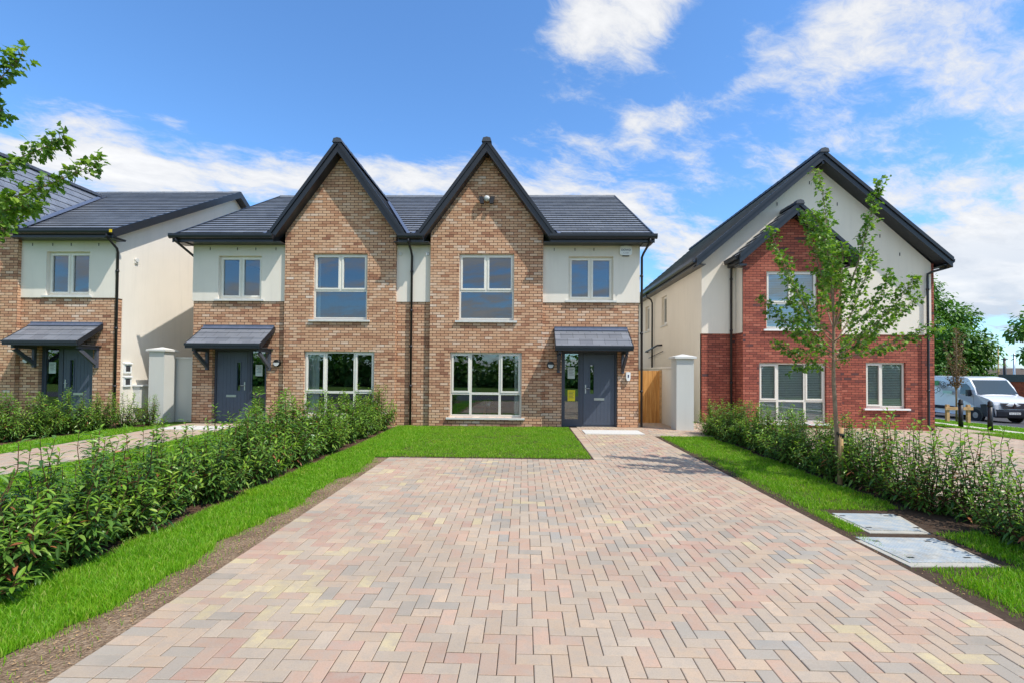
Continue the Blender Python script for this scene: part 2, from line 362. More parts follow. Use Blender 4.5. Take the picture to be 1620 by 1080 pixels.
# ---------------------------------------------------------------- ground, road, paths
far=[-1500,-300,-80,-40,-25,-15]+fr(-10,8,9)[0:]+[10,12,14,17,18,19,20,21,22,23,25,27,30,36,50,100,300,1500]
fary=[-1500,-300,-80,-40,-25,-18,-14,-12,-10,-8,-6,-4,-2,0,4,8,12,16,24,40,80,300,1500]
tag(grid_sheet('ground',far,fary,-.045,'field'),'rough green land around the houses','ground')
wob=lambda y,s,a:a*(math.sin(y*3.1+s)+.6*math.sin(y*7.3+s*2)+.5*math.sin(y*17.1+s*3))/2
BL=[('pink',srgb(190,146,126)),('salmon',srgb(194,158,134)),('grey',srgb(164,157,143)),('bluegrey',srgb(156,155,147)),('cream',srgb(208,190,144)),('sand',srgb(196,170,142)),('buff',srgb(188,170,147))]
def vnoise(x,y,s):
    def h(i,j): 
        t=math.sin(i*127.1+j*311.7+s*74.7)*43758.5453; return t-math.floor(t)
    i,j=math.floor(x),math.floor(y); fx,fy=x-i,y-j; fx=fx*fx*(3-2*fx); fy=fy*fy*(3-2*fy)
    return (h(i,j)*(1-fx)+h(i+1,j)*fx)*(1-fy)+(h(i,j+1)*(1-fx)+h(i+1,j+1)*fx)*fy
def block_col(x,y):
    a=vnoise(x*1.1,y*1.1,1)+random.gauss(0,.13); b_=vnoise(x*.9,y*.9,5)+random.gauss(0,.15); c_=vnoise(x*1.3,y*1.3,9)+random.gauss(0,.16)
    w=[max(0,a-.55)*1.9,.45,max(0,b_-.45)*2.0,max(0,b_-.72)*2.2,max(0,c_-.66)*2.4,.5,.55]
    t=random.random()*sum(w); k=0
    while k<len(w)-1 and t>w[k]: t-=w[k]; k+=1
    cc=BL[k][1]; v=random.gauss(1,.055); m_=srgb(188,166,142)
    return tuple(min(1,(q*.75+g*.25)*v) for q,g in zip(cc,m_))
def paving(name,regions,label,borders=()):
    """90 degree herringbone of 200x100 blocks; regions = (x0,x1,y0,y1) laid in herringbone; borders = soldier courses"""
    V=[];F=[];cols=[]
    def block(x0,x1,y0,y1):
        if x1-x0<.018 or y1-y0<.018: return
        c=block_col((x0+x1)/2,(y0+y1)/2); g=.0023; ch=.0035; k=len(V); dz=random.gauss(0,.0011)
        X=(x0+g,x1-g); Y=(y0+g,y1-g)
        for inset,z in ((0,-.03),(0,-.0028),(ch,0)):
            for x,y in ((X[0]+inset,Y[0]+inset),(X[1]-inset,Y[0]+inset),(X[1]-inset,Y[1]-inset),(X[0]+inset,Y[1]-inset)): V.append((x,y,gz(x,y)+z+dz))
        for r in (0,4):
            for i in range(4): F.append((k+r+i,k+r+(i+1)%4,k+r+4+(i+1)%4,k+r+4+i))
        F.append((k+8,k+9,k+10,k+11)); cols.extend([c]*9)
    for (x0,x1,y0,y1) in regions:
        i0,i1=int(math.floor(x0/.1))-2,int(math.ceil(x1/.1))+2; j0,j1=int(math.floor(y0/.1))-2,int(math.ceil(y1/.1))+2
        for i in range(i0,i1):
            for j in range(j0,j1):
                t=(i-j)%4
                if t==0: r=(i*.1,i*.1+.2,j*.1,j*.1+.1)
                elif t==3: r=(i*.1,i*.1+.1,j*.1,j*.1+.2)
                else: continue
                block(max(r[0],x0),min(r[1],x1),max(r[2],y0),min(r[3],y1))
    for (x0,x1,y0,y1,ax) in borders:
        if ax=='y':
            n=round((y1-y0)/.1)
            for q in range(n): block(x0,x1,y0+q*(y1-y0)/n,y0+(q+1)*(y1-y0)/n)
        else:
            n=round((x1-x0)/.1)
            for q in range(n): block(x0+q*(x1-x0)/n,x0+(q+1)*(x1-x0)/n,y0,y1)
    me=npmesh(name,np.array(V),np.array(F).ravel(),np.full(len(F),4),['paver'])
    at=me.color_attributes.new('tint','FLOAT_COLOR','CORNER'); cc=np.ones((len(F)*4,4),np.float32); cc[:,:3]=np.repeat(np.array(cols,np.float32),4,axis=0); at.data.foreach_set('color',cc.ravel())
    o=bpy.data.objects.new(name,me); C.objects.link(o); o['kind']='structure'; tag(o,label,'paving'); return o
DX0,DX1=.70,6.30
paving('driveway',[(.9,6.1,-15,-4.9),(4.6,6.1,-4.9,-1.6),(4.6,8.5,-1.6,1.8)],'block paved driveway and path in pink, grey and sand herringbone',
  [(DX0,DX0+.2,-15,-4.8,'y'),(DX1-.2,DX1,-15,-1.6,'y'),(4.4,4.6,-4.9,-.1,'y'),(DX0+.2,4.4,-4.9,-4.8,'x')])
paving('neighbour_driveway',[(8.6,16.6,-9,1.7),(8.6,18.1,1.7,3.6)],'wide block paved driveway beside the red brick house')
paving('neighbour_path',[(-6.25,-4.6,-12,-.0)],'block paved path to the left hand front door',[(-6.35,-6.25,-12,-0,'y'),(-4.6,-4.5,-12,0,'y')])
for nm,a,b_,c_,d_y in (('driveway_bed',DX0,8.55,-15,1.85),('neighbour_driveway_bed',8.6,18.1,-9,3.6),('neighbour_path_bed',-6.35,-4.5,-12,0)):
    tag(grid_sheet(nm,fr(a,b_,10),fr(c_,d_y,16),-.0062 if nm!='driveway_bed' else -.0068,'sand'),'sand bed in the joints of the paving','ground')
# door slab
mb=MB(); mb.box(4.66,6.12,-1.42,-.62,-.1,.006); slab=mb.build('door_slab','granite'); slab['kind']='structure'; tag(slab,'pale granite slab set in the path before the right front door','paving')
mb=MB(); mb.box(-6.12,-4.66,-1.42,-.62,-.1,.006); slab2=mb.build('door_slab','granite'); slab2['kind']='structure'; tag(slab2,'pale granite slab before the left front door behind the hedge','paving')
# soil, lawns, mulch
def xs_soilL(y): t=(y+11)/6; return .29+.20*max(0,min(1,t))+wob(y,1,.10)
lawnL=lambda y:-.45
regions=[]  # lawns: (x0(y),x1(y),y0,y1,density,height,width)
tag(grid_sheet('soil_strip',fr(-1.7,DX0,6),fr(-15,-.1,30),-.024,'mulch'),'dark earth under the left hedge','soil')
tag(grid_sheet('soil_edge',fr(0,1,4),fr(-15,-4.7,60),-.018,'soil',xl=lambda y:.05,xr=lambda y:DX0-.002),'strip of dry brown soil along the left edge of the driveway','soil')
lawns=[('lawn',lambda y:-.42+wob(y,4,.05),xs_soilL,-15,-4.6,'narrow lawn strip between the hedge and the driveway'),
 ('lawn',lambda y:-.35,lambda y:4.35+wob(y,2,.02),-4.74,-.06,'square front lawn below the front window'),
 ('lawn',lambda y:6.5+wob(y,3,.04)-(.06 if y>-4 else 0),lambda y:7.62+wob(y,5,.06) if y>-7.7 else 7.4,-7.78,-1.68,'lawn strip between the driveway and the right hedge'),
 ('lawn',lambda y:6.45+wob(y,6,.03),lambda y:6.60,-8.55,-7.78,'small wedge of lawn beside the nearer inspection cover'),
 ('lawn',lambda y:7.25 if y>-9.4 else 6.46+wob(y,3,.04),lambda y:7.62+wob(y,5,.05),-13,-8.55,'lawn strip at the near right corner'),
 ('lawn',lambda y:-4.47,lambda y:-1.55,-15,-.06,'neighbouring lawn behind the left hedge'),
 ('lawn',lambda y:-7.35,lambda y:-6.40,-9,-.95,'lawn strip beside the neighbouring path'),
 ('lawn',lambda y:16.65,lambda y:19.08,-9,1.62,'grass verge beside the neighbouring driveway'),
 ('lawn',lambda y:18.12,lambda y:19.08,1.62,26,'narrow grass verge with the bollards'),
 ('lawn',lambda y:20.32,lambda y:22.9,-9,30,'grass verge along the side road')]
for nm,a,b_,y0,y1,lb in lawns:
    o=grid_sheet(nm,fr(0,1,4),fr(y0,y1,max(6,int((y1-y0)/.18))),-.010,'lawn',xl=a,xr=b_); tag(o,lb,'lawn')
tag(grid_sheet('soil_edge',fr(0,1,3),fr(-13,-1.62,50),-.018,'soil',xl=lambda y:DX1+.002,xr=lambda y:7.0),'strip of dry brown soil along the right edge of the driveway','soil')
tag(grid_sheet('mulch_bed',fr(6.9,8.6,6),fr(-13,-1.1,30),-.020,'mulch'),'dark bark mulch under the right hedge','mulch')
tag(grid_sheet('soil_edge',fr(DX0,4.43,6),fr(-4.84,-4.64,2),-.014,'soil'),'thin brown soil line before the front lawn','soil')
tag(grid_sheet('mulch_bed',fr(-8.4,-7.2,4),fr(-9,-.2,12),-.020,'mulch'),'bark mulch under the far left shrubs','mulch')
# side road on the right, with kerb and footpath; street behind the viewer
tag(grid_sheet('footpath',fr(19.1,20.3,3),fr(-30,60,40),-.006,'footpath'),'pale concrete footpath along the side road','footpath')
tag(grid_sheet('side_road',fr(23,31,4),fr(-60,90,40),-.03,'asphalt'),'dark asphalt side road under the van','road')
tag(grid_sheet('street',fr(-60,22.9,20),fr(-23,-16.5,3),-.03,'asphalt'),'asphalt street before the driveways','road')
mb=MB()
for y0,y1 in zip(fr(-15,60,40)[:-1],fr(-15,60,40)[1:]):
    z0,z1=gz(22.9,y0),gz(22.9,y1)
    mb.hexa([(22.9,y0,z0-.2),(23.02,y0,z0-.2),(23.02,y1,z1-.2),(22.9,y1,z1-.2),(22.9,y0,z0+.02),(23.02,y0,z0+.02),(23.02,y1,z1+.02),(22.9,y1,z1+.02)])
k=mb.build('kerb','kerb'); k['kind']='structure'; tag(k,'concrete kerb between verge and side road','kerb')
# mulch chips, fallen leaves
def scatter_chips(name,boxes,mat,label,n,size,seed):
    r=np.random.default_rng(seed); V=[];F=[]
    for (x0,x1,y0,y1),k in zip(boxes,n):
        for _ in range(k):
            x=r.uniform(x0,x1); y=r.uniform(y0,y1); a=r.uniform(0,6.28); l=r.uniform(.4,1)*size; w=l*r.uniform(.2,.45); c,s=math.cos(a),math.sin(a); z=gz(x,y)-.016+r.uniform(0,.012)
            q=len(V); tl=r.uniform(-.3,.3,4)*l
            for (u,v),t in zip(((-l,-w),(l,-w),(l,w),(-l,w)),tl): V.append((x+u*c-v*s,y+u*s+v*c,z+abs(t)))
            F.append((q,q+1,q+2,q+3))
    me=npmesh(name,np.array(V),np.array(F).ravel(),np.full(len(F),4),[mat]); o=bpy.data.objects.new(name,me); C.objects.link(o); tag(o,label,'mulch',kind='stuff')
scatter_chips('bark_chips',[(6.95,8.5,-10.5,-1.3),(-1.3,-.15,-12,-2),(-8.2,-7.3,-4.5,-.3)],'stem','bark chips scattered under the hedges',(5200,3600,700),.022,3)
scatter_chips('soil_crumbs',[(.32,.66,-11.5,-5),(6.32,6.5,-10,-1.8),(.7,4.4,-4.83,-4.7)],'timber','dry crumbs and straw on the soil strips',(1700,700,300),.009,4)
# ---------------------------------------------------------------- grass blades
def blades(name,areas,label,seed):
    r=np.random.default_rng(seed); parts=[]
    for (xa,xb,y0,y1,dens,h,w) in areas:
        ar=(y1-y0)*1.0; ymid=(y0+y1)/2; wd=max(.05,xb(ymid)-xa(ymid)); n=int(ar*wd*dens)
        y=r.uniform(y0,y1,n); t=r.uniform(0,1,n)
        a=np.array([xa(q) for q in y]); b_=np.array([xb(q) for q in y]); x=a+(b_-a)*t
        # thinner and shorter towards ragged edges
        clump=np.array([.65*vnoise(px*5,py*5,3)+.35*vnoise(px*1.4,py*1.4,8) for px,py in zip(x,y)])
        keep=(r.uniform(0,1,n)<.45+.9*clump); x,y,clump=x[keep],y[keep],clump[keep]
        parts.append((x,y,h*(.55+.7*clump)*r.uniform(.6,1.25,len(x)),np.full(len(x),w)*r.uniform(.7,1.2,len(x))))
    x=np.concatenate([p[0] for p in parts]); y=np.concatenate([p[1] for p in parts]); h=np.concatenate([p[2] for p in parts]); w=np.concatenate([p[3] for p in parts])
    n=len(x); z=np.array([gz(a,b_) for a,b_ in zip(x,y)])-.012; az=r.uniform(0,2*np.pi,n); ln=h*r.uniform(.1,.75,n); la=r.uniform(0,2*np.pi,n)
    V=np.zeros((n,5,3)); dx=np.cos(az)*w/2; dy=np.sin(az)*w/2; lx=np.cos(la)*ln; ly=np.sin(la)*ln
    V[:,0]=np.stack([x-dx,y-dy,z],1); V[:,1]=np.stack([x+dx,y+dy,z],1)
    V[:,2]=np.stack([x+dx*.8+lx*.3,y+dy*.8+ly*.3,z+h*.6],1); V[:,3]=np.stack([x-dx*.8+lx*.3,y-dy*.8+ly*.3,z+h*.6],1); V[:,4]=np.stack([x+lx,y+ly,z+h],1)
    base=(np.arange(n)*5)[:,None]; F=np.concatenate([base+0,base+1,base+2,base+3,base+3,base+2,base+4],1)
    me=npmesh(name,V.reshape(-1,3),F.ravel(),np.tile([4,3],n),['grass']); o=bpy.data.objects.new(name,me); C.objects.link(o); tag(o,label,'grass',kind='stuff')
xl0=lawns[0][1]
blades('grass',[(lambda y:xl0(y)-.02,lambda y:xs_soilL(y)+.03,-11.7,-9,15000,.062,.0045),(xl0,lambda y:xs_soilL(y)+.03,-9,-6.5,9000,.058,.0055),(xl0,lambda y:xs_soilL(y)+.03,-6.5,-4.6,6500,.05,.0065)],'lush green grass of the strip beside the left hedge',1)
blades('grass',[(lambda y:xs_soilL(y),lambda y:DX0-.03,-11.7,-5,420,.03,.004),(lambda y:6.34,lambda y:6.5,-10,-2,500,.03,.004)],'stray grass tufts on the soil strips',11)
blades('grass',[(lambda y:xs_soilL(y)-.03,lambda y:xs_soilL(y)+.10,-11.7,-4.9,2600,.034,.004),(lambda y:6.40,lambda y:6.52,-11,-2,2400,.034,.0045)],'thin short grass fringing the lawns along the soil strips',12)
blades('grass',[(lawns[1][1],lambda y:4.36,-4.70,-.08,4600,.045,.0075)],'short green grass of the front lawn',2)
blades('grass',[(lawns[2][1],lawns[2][2],-7.76,-4,6500,.05,.006),(lawns[2][1],lawns[2][2],-4,-1.7,4200,.048,.008),(lambda y:6.42,lambda y:6.6,-8.55,-7.78,7000,.05,.006),(lambda y:7.27,lambda y:7.7,-9.45,-8.55,7000,.06,.006),(lambda y:6.48,lambda y:7.6,-11,-9.45,7500,.06,.006)],'green grass of the strip before the right hedge',3)
blades('grass',[(lawns[5][1],lawns[5][2],-12,-9,2600,.05,.008),(lawns[5][1],lawns[5][2],-9,-.1,2400,.05,.009),(lawns[6][1],lawns[6][2],-6,-.95,2000,.05,.009)],'green grass of the neighbouring lawns on the left',4)
blades('grass',[(lambda y:16.65,lambda y:19.1,-3,1.62,1100,.06,.012),(lambda y:18.1,lambda y:19.1,1.62,12,900,.06,.014),(lambda y:20.3,lambda y:22.9,2,16,500,.06,.016)],'green grass of the verges by the side road',5)
# ---------------------------------------------------------------- building parts
class Fr:
    """a wall's frame: origin O, horizontal axis U, outward normal Nn, up Z"""
    def __init__(s,O,U,Nn): s.O=Vector(O); s.U=Vector(U); s.N=Vector(Nn)
    def p(s,u,d,v): q=s.O+s.U*u+s.N*d; return (q.x,q.y,q.z+v)
def fbox(mb,F,u0,u1,d0,d1,v0,v1,mi=None):
    mb.hexa([F.p(u0,d1,v0),F.p(u1,d1,v0),F.p(u1,d0,v0),F.p(u0,d0,v0),F.p(u0,d1,v1),F.p(u1,d1,v1),F.p(u1,d0,v1),F.p(u0,d0,v1)],mi)
def fwall(mb,F,u0,u1,v0,v1,ops=(),depth=.1,mi=None,rmi=None):
    us=sorted({u0,u1,*[o[0] for o in ops],*[o[1] for o in ops]}); vs=sorted({v0,v1,*[o[2] for o in ops],*[o[3] for o in ops]})
    us=[u for u in us if u0<=u<=u1]; vs=[v for v in vs if v0<=v<=v1]
    for a,b in zip(us,us[1:]):
        for c,d in zip(vs,vs[1:]):
            um,vm=(a+b)/2,(c+d)/2
            if any(o[0]<um<o[1] and o[2]<vm<o[3] for o in ops): continue
            mb.face([F.p(a,0,c),F.p(b,0,c),F.p(b,0,d),F.p(a,0,d)],mi)
    for o in ops:
        a,b,c,d=o[0],o[1],max(o[2],v0),min(o[3],v1)
        if d<=c: continue
        r=mi if rmi is None else rmi
        mb.face([F.p(a,0,c),F.p(a,0,d),F.p(a,-depth,d),F.p(a,-depth,c)],r); mb.face([F.p(b,0,c),F.p(b,-depth,c),F.p(b,-depth,d),F.p(b,0,d)],r)
        if o[3]<=v1: mb.face([F.p(a,0,d),F.p(b,0,d),F.p(b,-depth,d),F.p(a,-depth,d)],r)
        if o[2]>=v0: mb.face([F.p(a,0,c),F.p(a,-depth,c),F.p(b,-depth,c),F.p(b,0,c)],r)
LA=[(0,.5,.44,1,1),(.5,1,.44,1,1),(0,1,0,.44,0)]
LB=[(0,.283,.355,1,1),(.283,.70,.355,1,0),(.70,1,.355,1,1),(0,.283,0,.355,0),(.283,.70,0,.355,0),(.70,1,0,.355,0)]
LC=[(0,.5,0,1,1),(.5,1,0,1,1)]
LC2=[(0,.42,0,1,1),(.42,1,0,1,0)]
LS=[(0,1,0,1,1)]
def window(root,F,mx,u0,u1,v0,v1,lay,sill=.1,sillw=.09,recess=.075,blind=False,sillmat='stone',sd=.06,curtain=None):
    """window (frame) > pane, sill, blind"""
    mb=MB(); mb.mx=mx; d0,d1=-recess-.07,-recess
    o=.022
    fbox(mb,F,u0,u0+o,d0,d1-.004,v0,v1); fbox(mb,F,u1-o,u1,d0,d1-.004,v0,v1); fbox(mb,F,u0+o,u1-o,d0,d1-.004,v0,v0+o+.02); fbox(mb,F,u0+o,u1-o,d0,d1-.004,v1-o,v1)
    a0,a1,b0,b1=u0+o,u1-o,v0+o+.02,v1-o; gl=MB(); gl.mx=mx
    for (x0,x1,y0,y1,cs) in lay:
        p,q,r,t=a0+(a1-a0)*x0,a0+(a1-a0)*x1,b0+(b1-b0)*y0,b0+(b1-b0)*y1
        k=.030; e=.0015
        p+=e;q-=e;r+=e;t-=e
        fbox(mb,F,p,p+k,d0,d1,r,t); fbox(mb,F,q-k,q,d0,d1,r,t); fbox(mb,F,p+k,q-k,d0,d1,r,r+k); fbox(mb,F,p+k,q-k,d0,d1,t-k,t)
        if cs:
            c=.046; g=k-.006
            fbox(mb,F,p+g,p+g+c,d0+.01,d1+.016,r+g,t-g); fbox(mb,F,q-g-c,q-g,d0+.01,d1+.016,r+g,t-g); fbox(mb,F,p+g+c,q-g-c,d0+.01,d1+.016,r+g,r+g+c); fbox(mb,F,p+g+c,q-g-c,d0+.01,d1+.016,t-g-c,t-g)
            k=g+c
        dd=d1-.024
        gl.face([F.p(p+k-.004,dd,r+k-.004),F.p(q-k+.004,dd,r+k-.004),F.p(q-k+.004,dd,t-k+.004),F.p(p+k-.004,dd,t-k+.004)])
    w=mb.build('window','upvc',root); gl.build('pane','glass',w)
    if sill:
        s=MB(); s.mx=mx; fbox(s,F,u0-sillw,u1+sillw,-recess-.05,sd,v0-.055,v0-.004); s.build('sill',sillmat,w)
    if blind:
        s=MB(); s.mx=mx; n=int((v1-v0-.08)/.052)
        for i in range(n):
            z=v0+.05+i*.052
            s.hexa([F.p(u0+.03,d0+.0,z),F.p(u1-.03,d0+.0,z),F.p(u1-.03,d0-.018,z+.038),F.p(u0+.03,d0-.018,z+.038),F.p(u0+.03,d0+.0,z+.003),F.p(u1-.03,d0+.0,z+.003),F.p(u1-.03,d0-.018,z+.041),F.p(u0+.03,d0-.018,z+.041)])
        s.build('blind','blind',w)
    if curtain:
        s=MB(); s.mx=mx
        for (c0,c1) in curtain:
            n=6
            for i in range(n):
                a=c0+(c1-c0)*i/n; b=c0+(c1-c0)*(i+1)/n; dp=d0-.12-(.03 if i%2 else 0); dq=d0-.12-(0 if i%2 else .03)
                s.face([F.p(a,dp,v0-.2),F.p(b,dq,v0-.2),F.p(b,dq,v1+.05),F.p(a,dp,v1+.05)])
        s.build('curtain','blind',w)
    return w
def stepped(mb,A,B,up,n,t=.034,base=.008,mi=None,under=True):
    """courses of flat tiles: each overlaps the one below and leaves a thin open gap under its edge"""
    A=Vector(A);B=Vector(B);up=Vector(up); nr=(B-A).cross(up).normalized(); s=up.normalized()
    if nr.z<0: nr=-nr
    lip=.014; ov=.03
    for k in range(n):
        a=A+up*(k/n); a2=A+up*((k+1)/n); b=B+up*(k/n); b2=B+up*((k+1)/n); o=s*(ov if k else 0)
        ta,tb=a-o+nr*(t+base),b-o+nr*(t+base); ta2,tb2=a2+nr*base,b2+nr*base; la,lb=ta-nr*lip,tb-nr*lip; ra,rb=la+s*.05,lb+s*.05; ba,bb=ra-nr*(t-lip+.01),rb-nr*(t-lip+.01)
        mb.face([ta,tb,tb2,ta2],mi); mb.face([la,lb,tb,ta],mi); mb.face([ra,rb,lb,la],mi); mb.face([ba,bb,rb,ra],mi); mb.face([la,ta,ta2,a2],mi); mb.face([lb,b2,tb2,tb],mi)
    if under: mb.face([A,A+up,B+up,B],mi)
def slope_band(mb,y0,y1,x0,z0,x1,z1,top,h,mi=None):
    """board following a slope in the XZ plane, between depths y0..y1; top offset from the roof line, vertical height h"""
    mb.hexa([(x0,y0,z0+top-h),(x1,y0,z1+top-h),(x1,y1,z1+top-h),(x0,y1,z0+top-h),(x0,y0,z0+top),(x1,y0,z1+top),(x1,y1,z1+top),(x0,y1,z0+top)],mi)
def slope_band_x(mb,x0,x1,y0,z0,y1,z1,top,h,mi=None):
    mb.hexa([(x0,y0,z0+top-h),(x1,y0,z0+top-h),(x1,y1,z1+top-h),(x0,y1,z1+top-h),(x0,y0,z0+top),(x1,y0,z0+top),(x1,y1,z1+top),(x0,y1,z1+top)],mi)
def ridge_cap(mb,p0,p1,r=.12,mi=None):
    """half-round ridge tiles with a hexagonal end cap"""
    p0=Vector(p0);p1=Vector(p1); n=max(1,int((p1-p0).length/.42)); ax=(p1-p0).normalized(); side=Vector((0,0,1)).cross(ax).normalized()
    for i in range(n):
        a=p0+(p1-p0)*(i/n); b=p0+(p1-p0)*((i+1)/n)
        pts=[]
        for ang,rr in ((-20,r*1.15),(30,r*.92),(90,r*.66),(150,r*.92),(200,r*1.15)): c=math.cos(R(ang))*rr; s_=math.sin(R(ang))*rr; pts.append((c,s_))
        ra=[a+side*c+Vector((0,0,s_-.02)) for c,s_ in pts]; k=.93 if i<n-1 else 1
        rb=[b+side*c*k+Vector((0,0,s_*k-.02)) for c,s_ in pts]
        for q in range(4): mb.face([ra[q],rb[q],rb[q+1],ra[q+1]],mi)
        mb.face(ra,mi); mb.face(list(reversed(rb)),mi)
# shared geometry of the buff brick houses
GA,GB,GC=.487,3.637,2.062; GS=1.371; GAPX=7.57; RAPX=7.82; WX=6.32; YE=-.33; ZE=5.20; YR=5.55; ZR=8.40; RS=(ZR-ZE)/(YR-YE)
def canopy(root,mx,x0,x1):
    b=MB(); b.mx=mx; yw=.115; yf=-.64; zt=2.70; zf=2.20; n=3
    A=Vector((x0,yf,zf)); up=Vector((0,yw-yf,zt-zf)); 
    stepped(b,(x0,yf,zf),(x1,yf,zf),up,n,t=.012,base=.01)
    c=b.build('canopy','slate',root)
    b=MB(); b.mx=mx
    b.box(x0-.01,x1+.01,yf-.025,yf+.005,zf-.115,zf-.002)        # front fascia
    b.box(x0-.015,x1+.015,yf-.06,yf-.027,zf-.05,zf+.012)
    for xx in (x0-.022,x1): slope_band_x(b,xx,xx+.022,yf,zf,yw,zt,.03,.15)
    b.build('fascia','dark',c)
    b=MB(); b.mx=mx; b.box(x0+.01,x1-.01,yf+.01,yw,zf-.105,zf-.085); b.build('soffit','darkrough',c)
    b=MB(); b.mx=mx; b.box(x0+.0,x1-.0,yw-.05,yw+.003,zt+.008,zt+.07); b.hexa([(x0,yw-.13,zt-.045),(x1,yw-.13,zt-.045),(x1,yw-.04,zt+.01),(x0,yw-.04,zt+.01),(x0,yw-.13,zt-.03),(x1,yw-.13,zt-.03),(x1,yw-.04,zt+.03),(x0,yw-.04,zt+.03)]); b.build('flashing','lead',c)
    for xc in (x0+.12,x1-.12):
        b=MB(); b.mx=mx; w=.035
        b.box(xc-w,xc+w,yw-.07,yw+.003,1.50,zf-.106); b.box(xc-w,xc+w,yf+.12,yw-.07,zf-.19,zf-.107)
        b.hexa([(xc-w+.004,yw-.07,1.56),(xc+w-.004,yw-.07,1.56),(xc+w-.004,yw-.07,1.68),(xc-w+.004,yw-.07,1.68),(xc-w+.004,yf+.14,zf-.24),(xc+w-.004,yf+.14,zf-.24),(xc+w-.004,yf+.24,zf-.19),(xc-w+.004,yf+.24,zf-.19)])
        b.build('bracket','wood_paint',c)
    return c
def front_door(root,mx,notices,shift=0):
    F=Fr((0,.12,0),(1,0,0),(0,-1,0)); b=MB(); b.mx=mx; r=-.10
    u0,u1=4.18,5.735; fb=lambda u,v,d0,d1,w,x,mi=None: fbox(b,F,u,v,d0,d1,w,x,mi)
    # frame around door and sidelight
    fb(u0,u0+.055,r-.07,r,0,2.1); fb(u1-.055,u1,r-.07,r,0,2.1); fb(u0+.055,u1-.055,r-.07,r,2.04,2.1); fb(4.70,4.79,r-.07,r,0,2.04); fb(u0+.055,4.70,r-.07,r,0,.20); fb(u0+.055,u0+.10,r-.06,r-.01,.2,2.04); fb(4.655,4.70,r-.06,r-.01,.2,2.04)
    fb(4.79,u1-.055,r-.09,r+.012,-.0,.035)
    fr_=b.build('door_frame','doorframe',root)
    b=MB(); b.mx=mx; L0,L1=4.80,5.67; fb(L0,4.99,r-.06,r-.012,.045,2.03); fb(5.09,L1,r-.06,r-.012,.045,2.03); fb(4.99,5.09,r-.06,r-.012,.045,.92); fb(4.99,5.09,r-.06,r-.012,1.72,2.03)
    for (a,c,d,e) in ((4.965,4.99,.895,1.745),(5.09,5.115,.895,1.745),(4.99,5.09,.895,.92),(4.99,5.09,1.72,1.745)): fb(a,c,r-.012,r+.002,d,e)
    for q in range(7): # shallow vertical ribs pressed in the leaf
        x=4.86+q*.105
        if 4.95<x<5.13: fb(x,x+.007,r-.012,r-.008,.12,.86); continue
        fb(x,x+.007,r-.012,r-.008,.12,1.96)
    dr=b.build('door','door',root)
    b=MB(); b.mx=mx; fb(4.99,5.09,r-.05,r-.03,.92,1.72); b.build('pane','black' if 0 else 'glass',dr)
    b=MB(); b.mx=mx; fb(4.845,4.875,r-.012,r+.0,.93,1.17); b.tube([F.p(4.86,r,1.07),F.p(4.86,r+.05,1.07),F.p(4.97,r+.05,1.07)],.010,8); b.build('handle','steel',dr)
    b=MB(); b.mx=mx; fb(5.10,5.385,r-.012,r+.004,.735,.80); fb(5.13,5.355,r+.004,r+.010,.748,.788); b.build('letterbox','steel',dr)
    b=MB(); b.mx=mx; fb(4.245,4.695,r-.045,r-.03,.2,2.04); sl_=b.build('sidelight','glass',root)
    for (a,c,d,e,mt) in notices:
        b=MB(); b.mx=mx; fb(a,c,r-.026,r-.024,d,e); nn=b.build('notice',mt,sl_)
        b=MB(); b.mx=mx
        for i in range(5): fb(a+.03,c-.03-(.03 if i%2 else 0),r-.0238,r-.0232,e-.06-i*.04,e-.05-i*.04)
        b.build('printed_lines','navy' if mt=='yellowpaper' else 'doorframe',nn)
def bulkhead_lamp(root,mx,x,y,z):
    b=MB(); b.mx=mx; n=24
    b.tube([(x,y,z),(x,y-.055,z),(x,y-.065,z)],[.105,.10,.085],n,0); o=b.build('wall_lamp','black',root)
    b=MB(); b.mx=mx
    for i in range(14):   # opal lens below a dark eyelid
        a0=math.pi+math.pi*1.0*i/14-.25; 
    pts=[(x+.078*math.cos(t),y-.067,z-.004+.078*math.sin(t)) for t in [math.pi*.93+ (math.pi*1.14)*i/16 for i in range(17)]]
    b.prism([(p[0],p[2]) for p in pts],'y',y-.078,y-.066); b.build('lens','lampglass',o)
